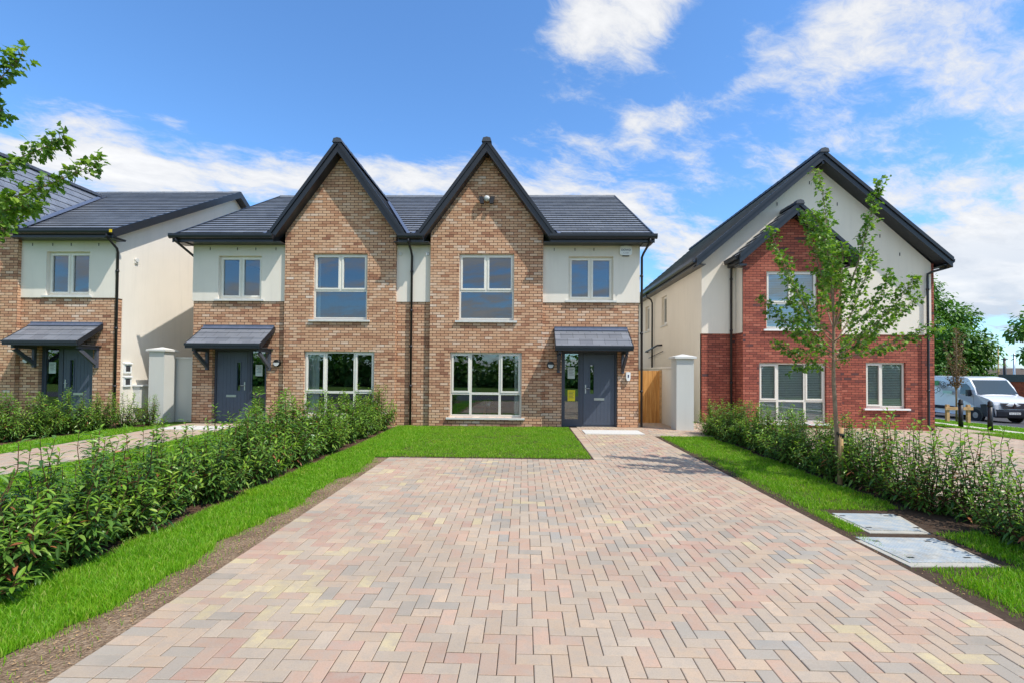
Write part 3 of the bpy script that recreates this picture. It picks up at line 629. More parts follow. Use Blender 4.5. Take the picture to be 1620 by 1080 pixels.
def half_house(root,mx,opt):
    """one dwelling of the buff brick type, door on the outer side"""
    FG=Fr((0,0,0),(1,0,0),(0,-1,0)); FR=Fr((0,.12,0),(1,0,0),(0,-1,0)); FRr=Fr((0,.095,0),(1,0,0),(0,-1,0))
    wA=(1.29,2.834,2.925,4.79); wB=(1.061,3.063,.245,2.05); wC=(4.357,5.602,3.51,4.744)
    b=MB(); b.mx=mx
    fwall(b,FG,GA,GB,-.5,5.36,[wA,wB],.10,0)
    b.face([(GA,0,5.36),(GB,0,5.36),(GB,0,5.41),(GC,0,GAPX),(GA,0,5.41)],0)
    for x,dirx in ((GA,-1),(GB,1)):
        q=[(x,0,-.5),(x,.13,-.5),(x,.13,5.41),(x,0,5.41)]; b.face(q if dirx>0 else q[::-1],0)
    fwall(b,FR,0,GA,-.5,3.45,[],.1,0); fwall(b,FR,GB,WX,-.5,3.45,[(4.18,5.735,-.6,2.10)],.12,0)
    b.face([(GB,.12,3.45),(WX,.12,3.45),(WX,.095,3.45),(GB,.095,3.45)],0)
    # brick returns round the outer corner
    b.face([(WX,.12,-.5),(WX,.36,-.5),(WX,.36,3.45),(WX,.12,3.45)],0)
    b.build('brick_wall','buff',root)
    b=MB(); b.mx=mx
    fwall(b,FRr,0,GA,3.45,5.10,[],.1,0); b.build('rendered_wall','render',root); b=MB(); b.mx=mx; fwall(b,FRr,GB,WX+.02,3.45,5.10,[wC],.13,0)
    b.face([(WX+.02,.095,3.45),(WX+.02,.12,3.45),(WX+.02,.12,5.1),(WX+.02,.095,5.1)],0)
    b.face([(GB,.12,3.45),(GB,.095,3.45),(WX+.02,.095,3.45),(WX+.02,.12,3.45)])
    zr=lambda y:ZE-.04+RS*(y-YE)
    s=[(WX+.02,.12,3.45),(WX+.02,.36,3.45),(WX+.02,.36,-.5),(WX+.02,11,-.5),(WX+.02,11,zr(.12)),(WX+.02,YR,ZR-.06),(WX+.02,.12,zr(.12))]; b.face([(WX+.02,.36,-.5),(WX+.02,11,-.5),(WX+.02,11,zr(.12)),(WX+.02,YR,ZR-.06),(WX+.02,.36,zr(.36))]); b.face([(WX+.02,.12,3.45),(WX+.02,.36,3.45),(WX+.02,.36,zr(.36)),(WX+.02,.12,zr(.12))])
    b.face([(WX,.36,-.5),(WX+.02,.36,-.5),(WX+.02,.36,3.45),(WX,.36,3.45)])
    b.face([(WX+.02,11,-.5),(0,11,-.5),(0,11,5.1),(WX+.02,11,5.1)])
    for xx in (3.95,4.53,5.06,5.85): b.box(xx-.008,xx+.008,.085,.094,4.90,4.98,1)   # strap ends left in the render
    b.build('rendered_wall',['render','darkrough'],root)
    # interior
    b=MB(); b.mx=mx
    b.face([(0,.3,.01),(WX,.3,.01),(WX,10.9,.01),(0,10.9,.01)],1)
    for z in (2.45,2.75,5.06): b.face([(0,.22,z),(WX,.22,z),(WX,10.9,z),(0,10.9,z)],0 if z!=2.75 else 1)
    b.face([(0.02,.3,0),(0.02,10.9,0),(0.02,10.9,5.05),(0.02,.3,5.05)],0); b.face([(3.75,.22,0),(3.75,5,0),(3.75,5,5.05),(3.75,.22,5.05)],0)
    b.face([(0,5,0),(1.5,5,0),(1.5,5,5.05),(0,5,5.05)],0); b.face([(2.7,5,0),(WX,5,0),(WX,5,5.05),(2.7,5,5.05)],0); b.face([(1.5,5,2.1),(2.7,5,2.1),(2.7,5,5.05),(1.5,5,5.05)],0)
    b.build('interior',['room','roomdark'],root)
    window(root,FG,mx,*wA,LA,curtain=opt.get('curtA')); window(root,FG,mx,*wB,LB,curtain=opt.get('curtB')); window(root,FRr,mx,*wC,LC,recess=.10,sd=.05)
    front_door(root,mx,opt['notices'])
    canopy(root,mx,3.97,5.99)
    bulkhead_lamp(root,mx,3.87,.12,1.71)
    # main roof
    b=opt['roof']; b.mx=mx; n=22; dy=(YR-YE)/n; dz=(ZR-ZE)/n; xe=WX+.31
    stepped(b,(0,YE,ZE),(.16,YE,ZE),(0,dy*2,dz*2),2); stepped(b,(3.9,YE,ZE),(xe,YE,ZE),(0,dy*2,dz*2),2)
    stepped(b,(0,YE+2*dy,ZE+2*dz),(xe,YE+2*dy,ZE+2*dz),(0,dy*(n-2),dz*(n-2)),n-2)
    stepped(b,(0,11.4,ZE),(xe,11.4,ZE),(0,YR-11.4,ZR-ZE),22)
    # gable roof slopes run back into the main roof
    yb=4.75
    for sg in (1,-1):
        stepped(b,(GC+sg*1.94,-.25,RAPX-GS*1.94),(GC+sg*1.94,yb,RAPX-GS*1.94),(-sg*1.94,0,GS*1.94),11,t=.024,base=.01)
    rc=MB(); rc.mx=mx; ridge_cap(rc,(GC,-.385,RAPX+.03),(GC,4.7,RAPX+.03),r=.125); rc.build('ridge_tiles','ridge',root)
    rc=opt['ridge']; rc.mx=mx; ridge_cap(rc,(0,YR,ZR+.02),(xe-.02,YR,ZR+.02),r=.085)
    # verge and barge boards of the gable, with its soffit
    b=opt['barge']; b.mx=mx
    for sg in (1,-1):
        xf=GC+sg*(1.94 if sg>0 else 1.94); zf=RAPX-GS*1.94
        slope_band(b,-.36,-.20,xf,zf,GC,RAPX,.078,.14)
        zb=RAPX-.286; xb=GC+sg*(zb-5.045)/GS; pl=[(GC,RAPX-.066),(GC,zb),(xb,5.045),(xf,5.045),(xf,zf-.066)]; pl=pl if sg>0 else pl[::-1]; b.prism(pl,'y',-.325,-.285)
        slope_band(b,-.284,-.001,xb,zb-GS*abs(xb-GC)+.286,GC,RAPX,-.262,.022)
        # boxed foot of the barge
        x0=GC+sg*1.577; x1=xf
        b.box(min(x0,x1),max(x0,x1),-.283,.092,5.046,5.066)
    b.prism([(GC-.035,7.50),(GC+.035,7.50),(GC+.035,7.64),(GC-.035,7.64)],'y',-.30,-.0005)
    # eaves: fascia, soffit
    for (a,c) in ((0,.36),(3.82,xe)):
        b.box(a,c,YE-.002,YE+.022,5.03,5.21); b.box(a,c,YE+.022,.094,5.045,5.062)
    # verge on the outer gable end
    slope_band_x(b,xe-.035,xe+.005,YE-.02,ZE,YR,ZR,.05,.24); slope_band_x(b,xe-.035,xe+.005,11.4,ZE,YR,ZR,.05,.24)
    slope_band_x(b,WX+.021,xe-.036,YE+.0,ZE,YR,ZR,-.15,.02); slope_band_x(b,WX+.021,xe-.036,11.4,ZE,YR,ZR,-.15,.02)
    b.box(WX+.021,xe-.036,YE+.03,.12,5.02,5.05)
    # valley lead
    v=opt['valley']; v.mx=mx
    for sg in (1,-1):
        p0=Vector((GC+sg*1.94,YE+.0,ZE+.03)); p1=Vector((GC,YE+(RAPX-ZE)/RS,RAPX)); dr=(p1-p0)
        w1=Vector((sg*.11,0,0)); w2=Vector((0,.0,0))
        nr=Vector((0,-RS,1)).normalized()*.05
        v.face([p0+nr,p0+nr+w1,p1+nr+w1,p1+nr]); g=Vector((sg*GS,0,1)).normalized()*.045
        up=Vector((-sg*.07,0,.07*GS)); v.face([p0+g,p1+g,p1+g+up,p0+g+up])
    # gutter
    prof=[(-.335,5.235),(-.335,5.145),(-.35,5.115),(-.40,5.105),(-.44,5.13),(-.455,5.175),(-.455,5.235),(-.445,5.235),(-.44,5.18),(-.40,5.13),(-.35,5.15),(-.35,5.235)]
    g=opt['gutter']; g.mx=mx; g.prism(prof,'x',0,.345)
    g=MB(); g.mx=mx; g.prism(prof,'x',3.80,xe+.05)
    for xx in (3.80,xe+.045): g.prism([(-.336,5.235),(-.336,5.145),(-.35,5.112),(-.40,5.10),(-.442,5.128),(-.458,5.172),(-.458,5.235)],'x',xx-.006,xx+.012)
    g.build('gutter','dark',root)
    # outer downpipe on the side wall
    d=MB(); d.mx=mx; X=WX+.075; yp=.10 if mx>0 else .46
    d.tube([(xe-.13,-.40,5.12),(xe-.13,-.40,5.03),(X+.03,yp-.08,4.82-(0 if mx>0 else .1)),(X,yp,4.72-(0 if mx>0 else .1)),(X,yp,.02)],.033,10)
    for z in (4.2,2.6,1.0): d.tube([(X,yp,z-.03),(X,yp,z+.03)],.042,10); d.box(WX+.021,X,yp-.015,yp+.015,z-.02,z+.02)
    d.build('downpipe','pipe',root)
    if opt.get('inner'):   # small round vent on the render strip between the gables
        d=MB(); d.mx=mx; d.tube([(.385,.095,4.80),(.385,.075,4.80)],[.055,.05],16); d.build('vent','lampglass' if mx>0 else 'stone',root)
def finish_house(root,opt):
    r=opt['roof'].build('roof','slate',root); opt['ridge'].build('ridge_tiles','slate',r); opt['valley'].build('valley_flashing','lead',r)
    b=opt['barge'].build('bargeboard','dark',root); opt['gutter'].build('gutter','dark',root)
def mkopt(**k): d=dict(roof=MB(),ridge=MB(),barge=MB(),valley=MB(),gutter=MB()); d.update(k); return d
WH=(4.36,4.56,1.34,1.66,'paper')
def text_mesh(txt,size,name,mat,parent,mw,ext=.002,font=None,align='CENTER'):
    cu=bpy.data.curves.new(name,'FONT'); cu.body=txt; cu.size=size; cu.extrude=ext; cu.align_x=align; cu.offset=size*.004
    tmp=bpy.data.objects.new(name,cu); C.objects.link(tmp); bpy.context.view_layer.update()
    dg=bpy.context.evaluated_depsgraph_get(); me=bpy.data.meshes.new_from_object(tmp.evaluated_get(dg)); bpy.data.objects.remove(tmp); me.name=name
    me.materials.clear(); me.materials.append(M[mat]); o=bpy.data.objects.new(name,me); C.objects.link(o); o.parent=parent; o.matrix_local=mw; return o
def facing(x,y,z,face='-y'):   # text upright, facing -Y (towards the street)
    return Matrix.Translation((x,y,z))@Matrix.Rotation(math.pi/2,4,'X')
# --- the pair in the middle
pair=empty('semi_detached_houses',(0,0,0)); tag(pair,'pair of buff brick semi-detached houses with twin steep gables in the middle','house',group='buff brick houses with steep gables')
op=mkopt(inner=True,notices=[WH,(4.36,4.57,.71,1.02,'yellowpaper')],curtB=[(2.86,3.04)]); half_house(pair,1,op)
op['notices']=[WH]; op['curtB']=[(2.72,3.04)]; op['curtA']=[(2.72,2.81)]; half_house(pair,-1,op); finish_house(pair,op)
# centre downpipe
b=MB(); b.tube([(-.05,-.40,5.12),(-.05,-.40,5.03),(-.045,-.10,4.86),(-.045,.045,4.74),(-.045,.045,.02)],.033,10)
for z in (4.3,3.2,2.2,1.1): b.tube([(-.045,.045,z-.03),(-.045,.045,z+.03)],.042,10)
b.build('downpipe','pipe',pair)
# alarm box
b=MB(); b.prism([(5.775,4.80),(5.81,4.775),(5.87,4.765),(6.01,4.765),(6.07,4.775),(6.105,4.80),(6.105,4.99),(6.07,5.02),(5.97,5.035),(5.91,5.035),(5.81,5.02),(5.775,4.99)],'y',.03,.094)
ab=b.build('alarm_box','white',pair); b=MB(); b.box(5.85,6.03,.04,.092,4.745,4.764); b.build('base','black',ab)
text_mesh('DOWD',.080,'lettering','navy',ab,facing(5.94,.028,4.885)); text_mesh('A L A R M S',.030,'lettering','navy',ab,facing(5.94,.028,4.815))
# hand sanitiser box by the door
b=MB(); b.prism([(5.955,1.50),(5.965,1.535),(6.07,1.535),(6.08,1.50),(6.075,1.36),(6.05,1.29),(5.985,1.29),(5.96,1.36)],'y',.03,.119); sb=b.build('dispenser','white',pair)
b=MB(); b.prism([(6.0,1.46),(6.035,1.46),(6.03,1.38),(6.005,1.38)],'y',.024,.0295); b.build('blue_mark','navy',sb)
# twin floodlight in the right gable
b=MB(); b.tube([(2.06,-.001,6.30),(2.06,-.06,6.30)],.05,12); fl=b.build('floodlight','white',pair)
b=MB()
for i in range(5): pass
b.tube([(2.06,-.05,6.33),(2.06,-.09,6.31),(2.06,-.125,6.28),(2.06,-.14,6.26)],[.075,.09,.07,.02],14); b.build('sensor','lampglass',fl)
for s in (-1,1):
    b=MB(); x=2.06+s*.13; b.hexa([(x-.05,-.16,6.16),(x+.05,-.16,6.16),(x+.05,-.10,6.15),(x-.05,-.10,6.15),(x-.06+s*.03,-.13,6.36),(x+.06+s*.03,-.13,6.36),(x+.06+s*.03,-.05,6.37),(x-.06+s*.03,-.05,6.37)]); b.tube([(2.06,-.05,6.29),(x,-.09,6.27)],.014,8); b.build('lamp_head','black',fl)
# --- the house at the left
left=empty('semi_detached_houses',(-14.65,-.34,.03)); tag(left,'buff brick house at the left edge with a tall pale rendered side wall','house',group='buff brick houses with steep gables')
op=mkopt(notices=[(4.36,4.56,1.34,1.66,'paper')],curtB=[]); half_house(left,1,op); 
op['roof'].mx=1; finish_house(left,op)
b=MB()
b.box(WX-.02+.52-.2,WX+.37,-.47,-.452,5.13,5.21); y1=b.build('yellow_tape','yellow',left); 
b=MB(); Z0=WX+.021
for (y0,y1_,z0,z1) in ((.42,.68,1.36,1.64),(.42,.68,.98,1.26)):
    b.box(Z0,Z0+.05,y0,y1_,z0,z1,0); b.box(Z0+.0505,Z0+.052,y0+.05,y1_-.05,z0+.05,z1-.06,1); b.hexa([(Z0,y0-.01,z1),(Z0+.09,y0-.01,z1-.02),(Z0+.09,y1_+.01,z1-.02),(Z0,y1_+.01,z1),(Z0,y0-.01,z1+.03),(Z0+.09,y0-.01,z1+.005),(Z0+.09,y1_+.01,z1+.005),(Z0,y1_+.01,z1+.03)],0)
b.build('meter_box',['white','darkrough'],left)
b=MB(); b.box(Z0,Z0+.2,.80,1.14,.35,.98,0); b.box(Z0,Z0+.26,.76,1.18,.98,1.02,1); b.build('meter_box',['stone','white'],left)
b=MB(); b.tube([(Z0,.80,4.66),(Z0+.06,.80,4.66)],.06,14); b.box(Z0,Z0+.04,.75,.85,4.56,4.62); b.build('vent','stone',left)
b=MB(); b.face([(0,.2,-.5),(0,11,-.5),(0,11,5.1),(0,.2,5.1)]); b.build('party_wall','render',left)
# ---------------------------------------------------------------- the red brick house (built in its own coordinates, floor at z 0)
red=empty('detached_house',(0,0,-.19)); tag(red,'red brick and cream render detached house with a wide gable at the right','house')
FGr=Fr((0,1.3,0),(1,0,0),(0,-1,0)); FM=Fr((0,1.85,0),(1,0,0),(0,-1,0)); FMr=Fr((0,1.825,0),(1,0,0),(0,-1,0)); FS=Fr((8.69,0,0),(0,-1,0),(-1,0,0))
g0,g1=9.71,12.64; rA=(10.41,11.94,3.045,4.80); rB=(10.19,12.18,.245,2.04); rS=(13.72,14.93,.675,2.09)
b=MB(); fwall(b,FGr,g0,g1,-.8,5.10,[rA,rB],.1,0); b.face([(g0,1.3,5.10),(g1,1.3,5.10),(g1,1.3,5.14),(11.175,1.3,6.44),(g0,1.3,5.14)],0)
b.face([(g0,1.3,-.8),(g0,1.3,2.94),(g0,1.86,2.94),(g0,1.86,-.8)],0); b.face([(g1,1.3,-.8),(g1,1.86,-.8),(g1,1.86,2.94),(g1,1.3,2.94)],0)
fwall(b,FM,8.69,g0,-.8,2.94,[],.1,0); fwall(b,FM,g1,15.80,-.8,2.94,[rS],.1,0); fwall(b,FM,15.70,15.80,2.94,5.16,[],.1,0)
b.face([(15.80,1.85,-.8),(15.80,13,-.8),(15.80,13,5.16),(15.80,1.85,5.16)],0); b.face([(8.69,1.85,-.8),(8.69,1.85,2.94),(8.69,1.95,2.94),(8.69,1.95,-.8)],0)
b.build('brick_wall','red',red)
b=MB(); b.face([(g0,1.33,2.94),(g0,1.33,5.12),(g0,1.86,5.12),(g0,1.86,2.94)]); 
b.face([(g0-.002,1.33,2.94),(g0-.002,1.86,2.94),(g0-.002,1.86,5.14),(g0-.002,1.33,5.14)])
b.face([(g1+.002,1.33,2.94),(g1+.002,1.86,2.94),(g1+.002,1.86,5.14),(g1+.002,1.33,5.14)])
b.face([(8.665,1.825,2.94),(15.698,1.825,2.94),(15.698,1.825,5.16),(12.2,1.825,8.28),(8.665,1.825,5.18)])
b.face([(8.665,1.825,2.94),(8.69,1.85,2.94),(15.698,1.85,2.94),(15.698,1.825,2.94)])
sw1=(-6.30,-5.60,3.60,4.75); sw2=(-8.95,-8.25,3.58,4.70)
FS2=Fr((8.665,0,0),(0,-1,0),(-1,0,0)); fwall(b,FS2,-13,-1.96,-.8,5.18,[sw1,sw2],.12)
b.face([(8.665,1.825,2.94),(8.665,1.825,5.18),(8.665,1.96,5.18),(8.665,1.96,-.8),(8.69,1.96,-.8),(8.69,1.86,-.8),(8.69,1.86,2.94)][:3]+[(8.665,1.96,2.94)])
b.face([(8.665,1.96,-.8),(8.665,1.955,-.8),(8.665,1.955,2.94),(8.665,1.96,2.94)])
b.face([(15.8,13,-.8),(8.665,13,-.8),(8.665,13,5.18),(12.2,13,8.33),(15.8,13,5.16)])
for xx,zz in ((12.0,7.62),(11.0,6.95),(12.85,6.95),(14.15,5.95),(14.75,5.38)): b.box(xx-.01,xx+.01,1.812,1.824,zz,zz+.10,1)
b.build('rendered_wall',['render','darkrough'],red)
b=MB()
for z in (.01,2.6,2.85,5.2): b.face([(8.8,1.95,z),(15.7,1.95,z),(15.7,12.9,z),(8.8,12.9,z)],1 if z in(.01,2.85) else 0); b.face([(9.8,1.42,z),(12.55,1.42,z),(12.55,1.95,z),(9.8,1.95,z)],1 if z in(.01,2.85) else 0)
b.face([(8.8,5,0),(15.7,5,0),(15.7,5,5.2),(8.8,5,5.2)],0); b.face([(12.9,1.95,0),(12.9,5,0),(12.9,5,5.2),(12.9,1.95,5.2)],0)
b.build('interior',['room','roomdark'],red)
window(red,FGr,1,*rA,LA,blind=True,sillmat='white'); window(red,FGr,1,*rB,LB,blind=True,sillmat='white'); window(red,FM,1,*rS,LC2,blind=True,sillmat='white',sd=.08)
window(red,FS2,1,*sw1,LS,recess=.09,sd=.04); window(red,FS2,1,*sw2,LS,recess=.09,sd=.04)
# roofs
b=MB(); AX,AZ=12.19,8.46; HW=3.82; SM=.857; yF,yB=1.45,13.3
for sg in (-1,1): stepped(b,(AX+sg*HW,yF,AZ-SM*HW),(AX+sg*HW,yB,AZ-SM*HW),(-sg*HW,0,SM*HW),17,t=.03)
ax,az=11.19,6.72; hw=1.73; sm=.89
for sg in (-1,1): stepped(b,(ax+sg*hw,.98,az-sm*hw),(ax+sg*hw,1.824,az-sm*hw),(-sg*hw,0,sm*hw),8,t=.035)
rf=b.build('roof','slate',red)
b=MB(); ridge_cap(b,(AX,yF-.12,AZ+.04),(AX,yB,AZ+.04),r=.13); b.build('ridge_tiles','ridge',rf); b=MB(); ridge_cap(b,(ax,.86,az+.035),(ax,1.82,az+.035),r=.12); b.build('ridge_tiles','ridge',rf)
b=MB()
for (cx,cz,h,s,y0,yw) in ((AX,AZ,HW,SM,yF,1.823),(ax,az,hw,sm,.98,1.298)):
    for sg in (-1,1):
        xf=cx+sg*h; zf=cz-s*h
        slope_band(b,y0-.09,y0+.01,xf,zf,cx,cz,.055,.12); slope_band(b,y0-.05,y0-.015,xf,zf,cx,cz,-.066,.18); slope_band(b,y0-.014,yw,xf,zf,cx,cz,-.225,.02)
    b.box(cx-.03,cx+.03,y0-.02,yw-.001,cz-.36,cz-.25)
for sg in (-1,1):
    x=ax+sg*hw; z=az-sm*hw
    b.box(min(x,x-sg*.22),max(x,x-sg*.22),.96,1.297,z-.30,z-.24)
    b.box(min(x,x-sg*.022),max(x,x-sg*.022),.985,1.82,z-.20,z-.01); b.box(min(x-sg*.022,ax+sg*1.47),max(x-sg*.022,ax+sg*1.47),1.298,1.82,z-.20,z-.18)
# side eaves of the big roof
z=AZ-SM*HW
b.box(AX-HW-.002,AX-HW+.022,yF,yB,z-.17,z-.005); b.box(AX-HW+.023,8.664,yF,yB,z-.17,z-.15)
b.box(AX+HW-.022,AX+HW+.002,yF,yB,z-.17,z-.005); b.box(15.801,AX+HW-.023,yF,yB,z-.17,z-.15)
b.build('bargeboard','dark',red)
b=MB()
def gut(mb,x,z,y0,y1,s):
    pr=[(x,z+.02),(x,z-.07),(x+s*.03,z-.10),(x+s*.08,z-.10),(x+s*.115,z-.06),(x+s*.12,z+.02),(x+s*.11,z+.02),(x+s*.10,z-.05),(x+s*.075,z-.085),(x+s*.03,z-.085),(x+s*.015,z-.06),(x+s*.015,z+.02)]
    mb.prism(pr,'y',y0,y1)
gut(b,AX-HW-.004,z,yF+.02,yB,-1); gut(b,AX+HW+.004,z,yF+.02,yB,1); gut(b,ax-hw-.004,az-sm*hw,1.0,1.81,-1); gut(b,ax+hw+.004,az-sm*hw,1.0,1.81,1)
b.build('gutter','dark',red)
def pipe(path,brs=()):
    m_=MB(); m_.tube(path,.036,10)
    for p,q in brs: m_.tube([p,q],.046,10)
    return m_.build('downpipe','pipe',red)
pipe([(ax-hw-.06,1.55,az-sm*hw-.08),(ax-hw-.06,1.60,5.10),(9.56,1.70,5.03),(9.56,1.77,4.93),(9.56,1.77,-.1)],[((9.56,1.77,4.6),(9.56,1.77,4.66)),((9.56,1.77,3.0),(9.56,1.77,3.06)),((9.56,1.77,1.4),(9.56,1.77,1.46))])
pipe([(AX+HW+.06,1.62,z-.09),(AX+HW+.05,1.62,z-.2),(15.62,1.66,4.86),(15.53,1.745,4.80),(15.53,1.745,4.68),(15.53,1.745,.12),(15.62,1.70,.04)],[((15.53,1.745,4.3),(15.53,1.745,4.36)),((15.53,1.745,2.9),(15.53,1.745,2.96)),((15.53,1.745,1.2),(15.53,1.745,1.26))])
pipe([(AX-HW-.06,7.3,z-.08),(AX-HW-.06,7.3,z-.28),(8.50,7.35,z-.36),(8.57,7.4,z-.5),(8.57,7.4,1.2)])
b=MB(); b.tube([(8.64,8.4,2.66),(8.52,8.3,2.66),(8.52,6.4,2.84),(8.64,6.2,2.84)],.035,8); b.tube([(8.63,8.2,2.38),(8.60,8.1,2.38),(8.60,5.9,2.58)],.014,8); b.build('waste_pipe','pipe',red)
# ---------------------------------------------------------------- garden walls, pillars, gate
def pillar(x0,x1,y0,y1,z0,zt,label,part_walls):
    t=empty('gate_pillar',((x0+x1)/2,(y0+y1)/2,z0)); tag(t,label,'gate pillar','rendered pillars at the side passages')
    a,c=(x1-x0)/2,(y1-y0)/2; h=zt-z0
    b=MB(); b.box(-a,a,-c,c,-.3,h-.10); b.build('shaft','grey_render',t)
    b=MB(); e=.06; b.box(-a-e,a+e,-c-e,c+e,h-.098,h-.045)
    p=[(-a-e,-c-e,h-.045),(a+e,-c-e,h-.045),(a+e,c+e,h-.045),(-a-e,c+e,h-.045)]
    for i in range(4): b.face([p[i],p[(i+1)%4],(0,0,h+.03)])
    b.build('cap','stone',t)
pillar(-7.72,-7.27,.30,.75,0,2.13,'grey rendered pillar with a flat stone cap beside the left house',0)
pillar(7.20,7.66,-.42,.04,-.06,2.0,'grey rendered pillar with a pointed cap beside the wooden gate',0)
def gwall(x0,x1,y0,y1,z1,label):
    t=empty('garden_wall',((x0+x1)/2,(y0+y1)/2,0)); tag(t,label,'wall'); a,c=(x1-x0)/2,(y1-y0)/2
    b=MB(); b.box(-a,a,-c,c,-.4,z1-.05); b.build('wall','grey_render',t); b=MB(); b.box(-a-.03,a+.03,-c-.03,c+.03,z1-.049,z1); b.build('coping','stone',t)
gwall(-7.50,-6.36,.82,1.02,1.88,'low grey wall closing the passage between the left house and the pair')
gwall(7.33,7.53,.08,12,1.70,'long grey side wall running back from the right pillar')
gwall(6.42,8.6,12.4,12.6,1.9,'far grey wall at the end of the side passage')
gt=empty('wooden_gate',(6.85,1.5,-.05)); tag(gt,'orange-brown boarded gate in the passage beside the right front door','gate')
b=MB()
for i in range(7):
    x=-.44+i*.128; b.box(x+.003,x+.125,-.012,.012,.05,1.64)
b.build('boards','gatewood',gt)
b=MB(); b.box(-.47,-.40+.0,.013,.07,0,1.66); b.box(.42,.48,-.05,.07,0,1.66); b.box(-.40,.42,.013,.05,.3,.4); b.box(-.40,.42,.013,.05,1.3,1.4); b.build('gate_frame','timber',gt)
# ---------------------------------------------------------------- inspection covers
def cover(quad,label):
    cx=sum(p[0] for p in quad)/4; cy=sum(p[1] for p in quad)/4; t=empty('inspection_cover',(cx,cy,gz(cx,cy))); tag(t,label,'inspection cover','inspection covers in the right lawn strip')
    q=[(p[0]-cx,p[1]-cy) for p in quad]
    b=MB(); b.prism(q,'z',-.08,-.004); b.build('surround','concrete',t)
    b=MB(); i=[(x*.86,y*.80) for x,y in q]; b.prism(i,'z',-.0035,.002); pl=b.build('plate','plate',t)
    for sx,sy in ((-.5,-.55),(.5,.55),(.5,-.5),(-.5,.5)):
        b=MB(); b.box(sx*.5-.03,sx*.5+.03,sy*.4-.012,sy*.4+.012,.0024,.0034); b.build('lifting_slot','black',pl)
cover([(6.62,-7.82),(6.62,-8.58),(7.22,-8.58),(7.42,-7.82)][::-1],'square galvanised cover in a concrete surround, the farther of the two')
cover([(6.34,-8.62),(6.37,-9.43),(7.13,-9.40),(7.22,-8.62)][::-1],'square galvanised cover in a concrete surround touching the driveway edge, the nearer one')
# ---------------------------------------------------------------- bollards
bol=empty('bollard',(18.62,4.2,gz(18.6,4.2))); tag(bol,'black bollard in the verge, left one of the two by the van','bollard','black bollards in the verge')
b=MB(); b.tube([(0,0,-.1),(0,0,.80)],.072,16); b.build('post','bollard',bol)
b=MB(); b.tube([(0,0,.80),(0,0,.83),(0,0,.86),(0,0,.88),(0,0,.96),(0,0,1.0)],[.072,.082,.082,.068,.064,.03],16); b.build('head','bollard',bol)
b2=bol.copy(); C.objects.link(b2); b2.location=(18.62,3.1,gz(18.6,3.1)); b2['label']='black bollard in the verge, right one of the two by the van'
for ch in bol.children:
    c=ch.copy(); C.objects.link(c); c.parent=b2
# ---------------------------------------------------------------- van
van=empty('delivery_van',(27.35,11.3,gz(27,12)-.03),R(-4)); van.scale=(1.0,1.0,.94); tag(van,'white high-roofed delivery van with dark bumper and green printed side, parked on the side road','van')
# front faces -Y; x across; y from 0 (front) back
prof=[(.06,.30),(.0,.36),(-.02,.62),(.0,.95),(.06,1.12),(.22,1.25),(.50,1.36),(.80,1.44),(1.10,1.86),(1.38,2.24),(1.55,2.38),(2.0,2.46),(3.6,2.49),(5.35,2.47),(5.52,2.38),(5.58,1.4),(5.58,.42),(5.45,.32),(3,.30)]
def hw(y,z):
    w=1.0
    if z>1.3: w-=.12*((z-1.3)/1.2)**1.4
    if z<.7: w-=.03
    if y<.9: w-=.20*((.9-y)/.9)**2
    return w
b=MB(); cols=[-1,-.93,-.6,-.2,.2,.6,.93,1]
def vp(p,c):
    y,z=p; w=hw(y,z); s=.025 if abs(c)==1 else 0; k=0
    fy=.10*(abs(c)**3) if y<.9 else 0
    return (c*w,y+fy*(1 if y<.9 else 0),z-(s if z>2.3 else 0))
for i in range(len(prof)):
    j=(i+1)%len(prof)
    for a,c in zip(cols,cols[1:]): b.face([vp(prof[i],a),vp(prof[j],a),vp(prof[j],c),vp(prof[i],c)][::-1],smooth=True)
for c in (-1,1):
    # side skin split in strips so it stays clean
    ring=[vp(p,c) for p in prof]; b.face(ring if c>0 else ring[::-1])
body=b.build('body','vanpaint',van)
def vside(pts,mat,name,c=-1,off=.006,parent=van):
    m_=MB()
    m_.face([(c*(hw(y,z)+off),y+(.10 if y<.9 else 0),z) for y,z in pts]); return m_.build(name,mat,parent)
b=MB()
def wsp(t,c,off=.012):   # point on the windscreen
    y=.84+(1.40-.84)*t; z=1.50+(2.25-1.50)*t; return (c*(hw(y,z)-.075),y-off,z+off)
for a,c in zip((-1,-.5,0,.5),(-.5,0,.5,1)): b.face([wsp(0,a),wsp(0,c),wsp(1,c),wsp(1,a)],smooth=True)
vglass,_b=newmat('van_glass'); finish(_b,pbr(_b,(.03,.045,.05),.05,.8)); M['vanglass']=vglass
b.build('windscreen','vanglass',van)
for c in (-1,1):
    vside([(1.15,1.46),(1.95,1.46),(1.93,2.04),(1.58,2.06),(1.36,1.88)],'vanglass','side_window',c)
    vside([(1.06,.50),(1.09,1.40),(1.075,1.40),(1.045,.50)],'vanblack','door_gap',c,.003); vside([(2.22,.42),(2.22,2.15),(2.205,2.15),(2.205,.42)],'vanblack','door_gap',c,.003)
    vside([(2.3,.55),(5.3,.55),(5.3,.74),(2.3,.74)],'vanblack','side_moulding',c,.012); vside([(1.2,.55),(2.15,.55),(2.15,.74),(1.2,.74)],'vanblack','side_moulding',c,.012)
b=MB()
for a,c in zip(cols,cols[1:]):
    lo=[vp((.03,.30),a),vp((.03,.30),c)]; 
    pts=[(.02,.28),(-.05,.38),(-.06,.60),(-.04,.72)]
    for p,q in zip(pts,pts[1:]): b.face([vp(p,a),vp(p,c),vp(q,c),vp(q,a)])
for c in (-1,1): b.face([(c*(hw(y,z)+.015),y+.06,z) for y,z in ((-.02,.30),(.02,.76),(.35,.98),(.62,.95),(.58,.40),(.5,.30))])
b.build('bumper','vanblack',van)
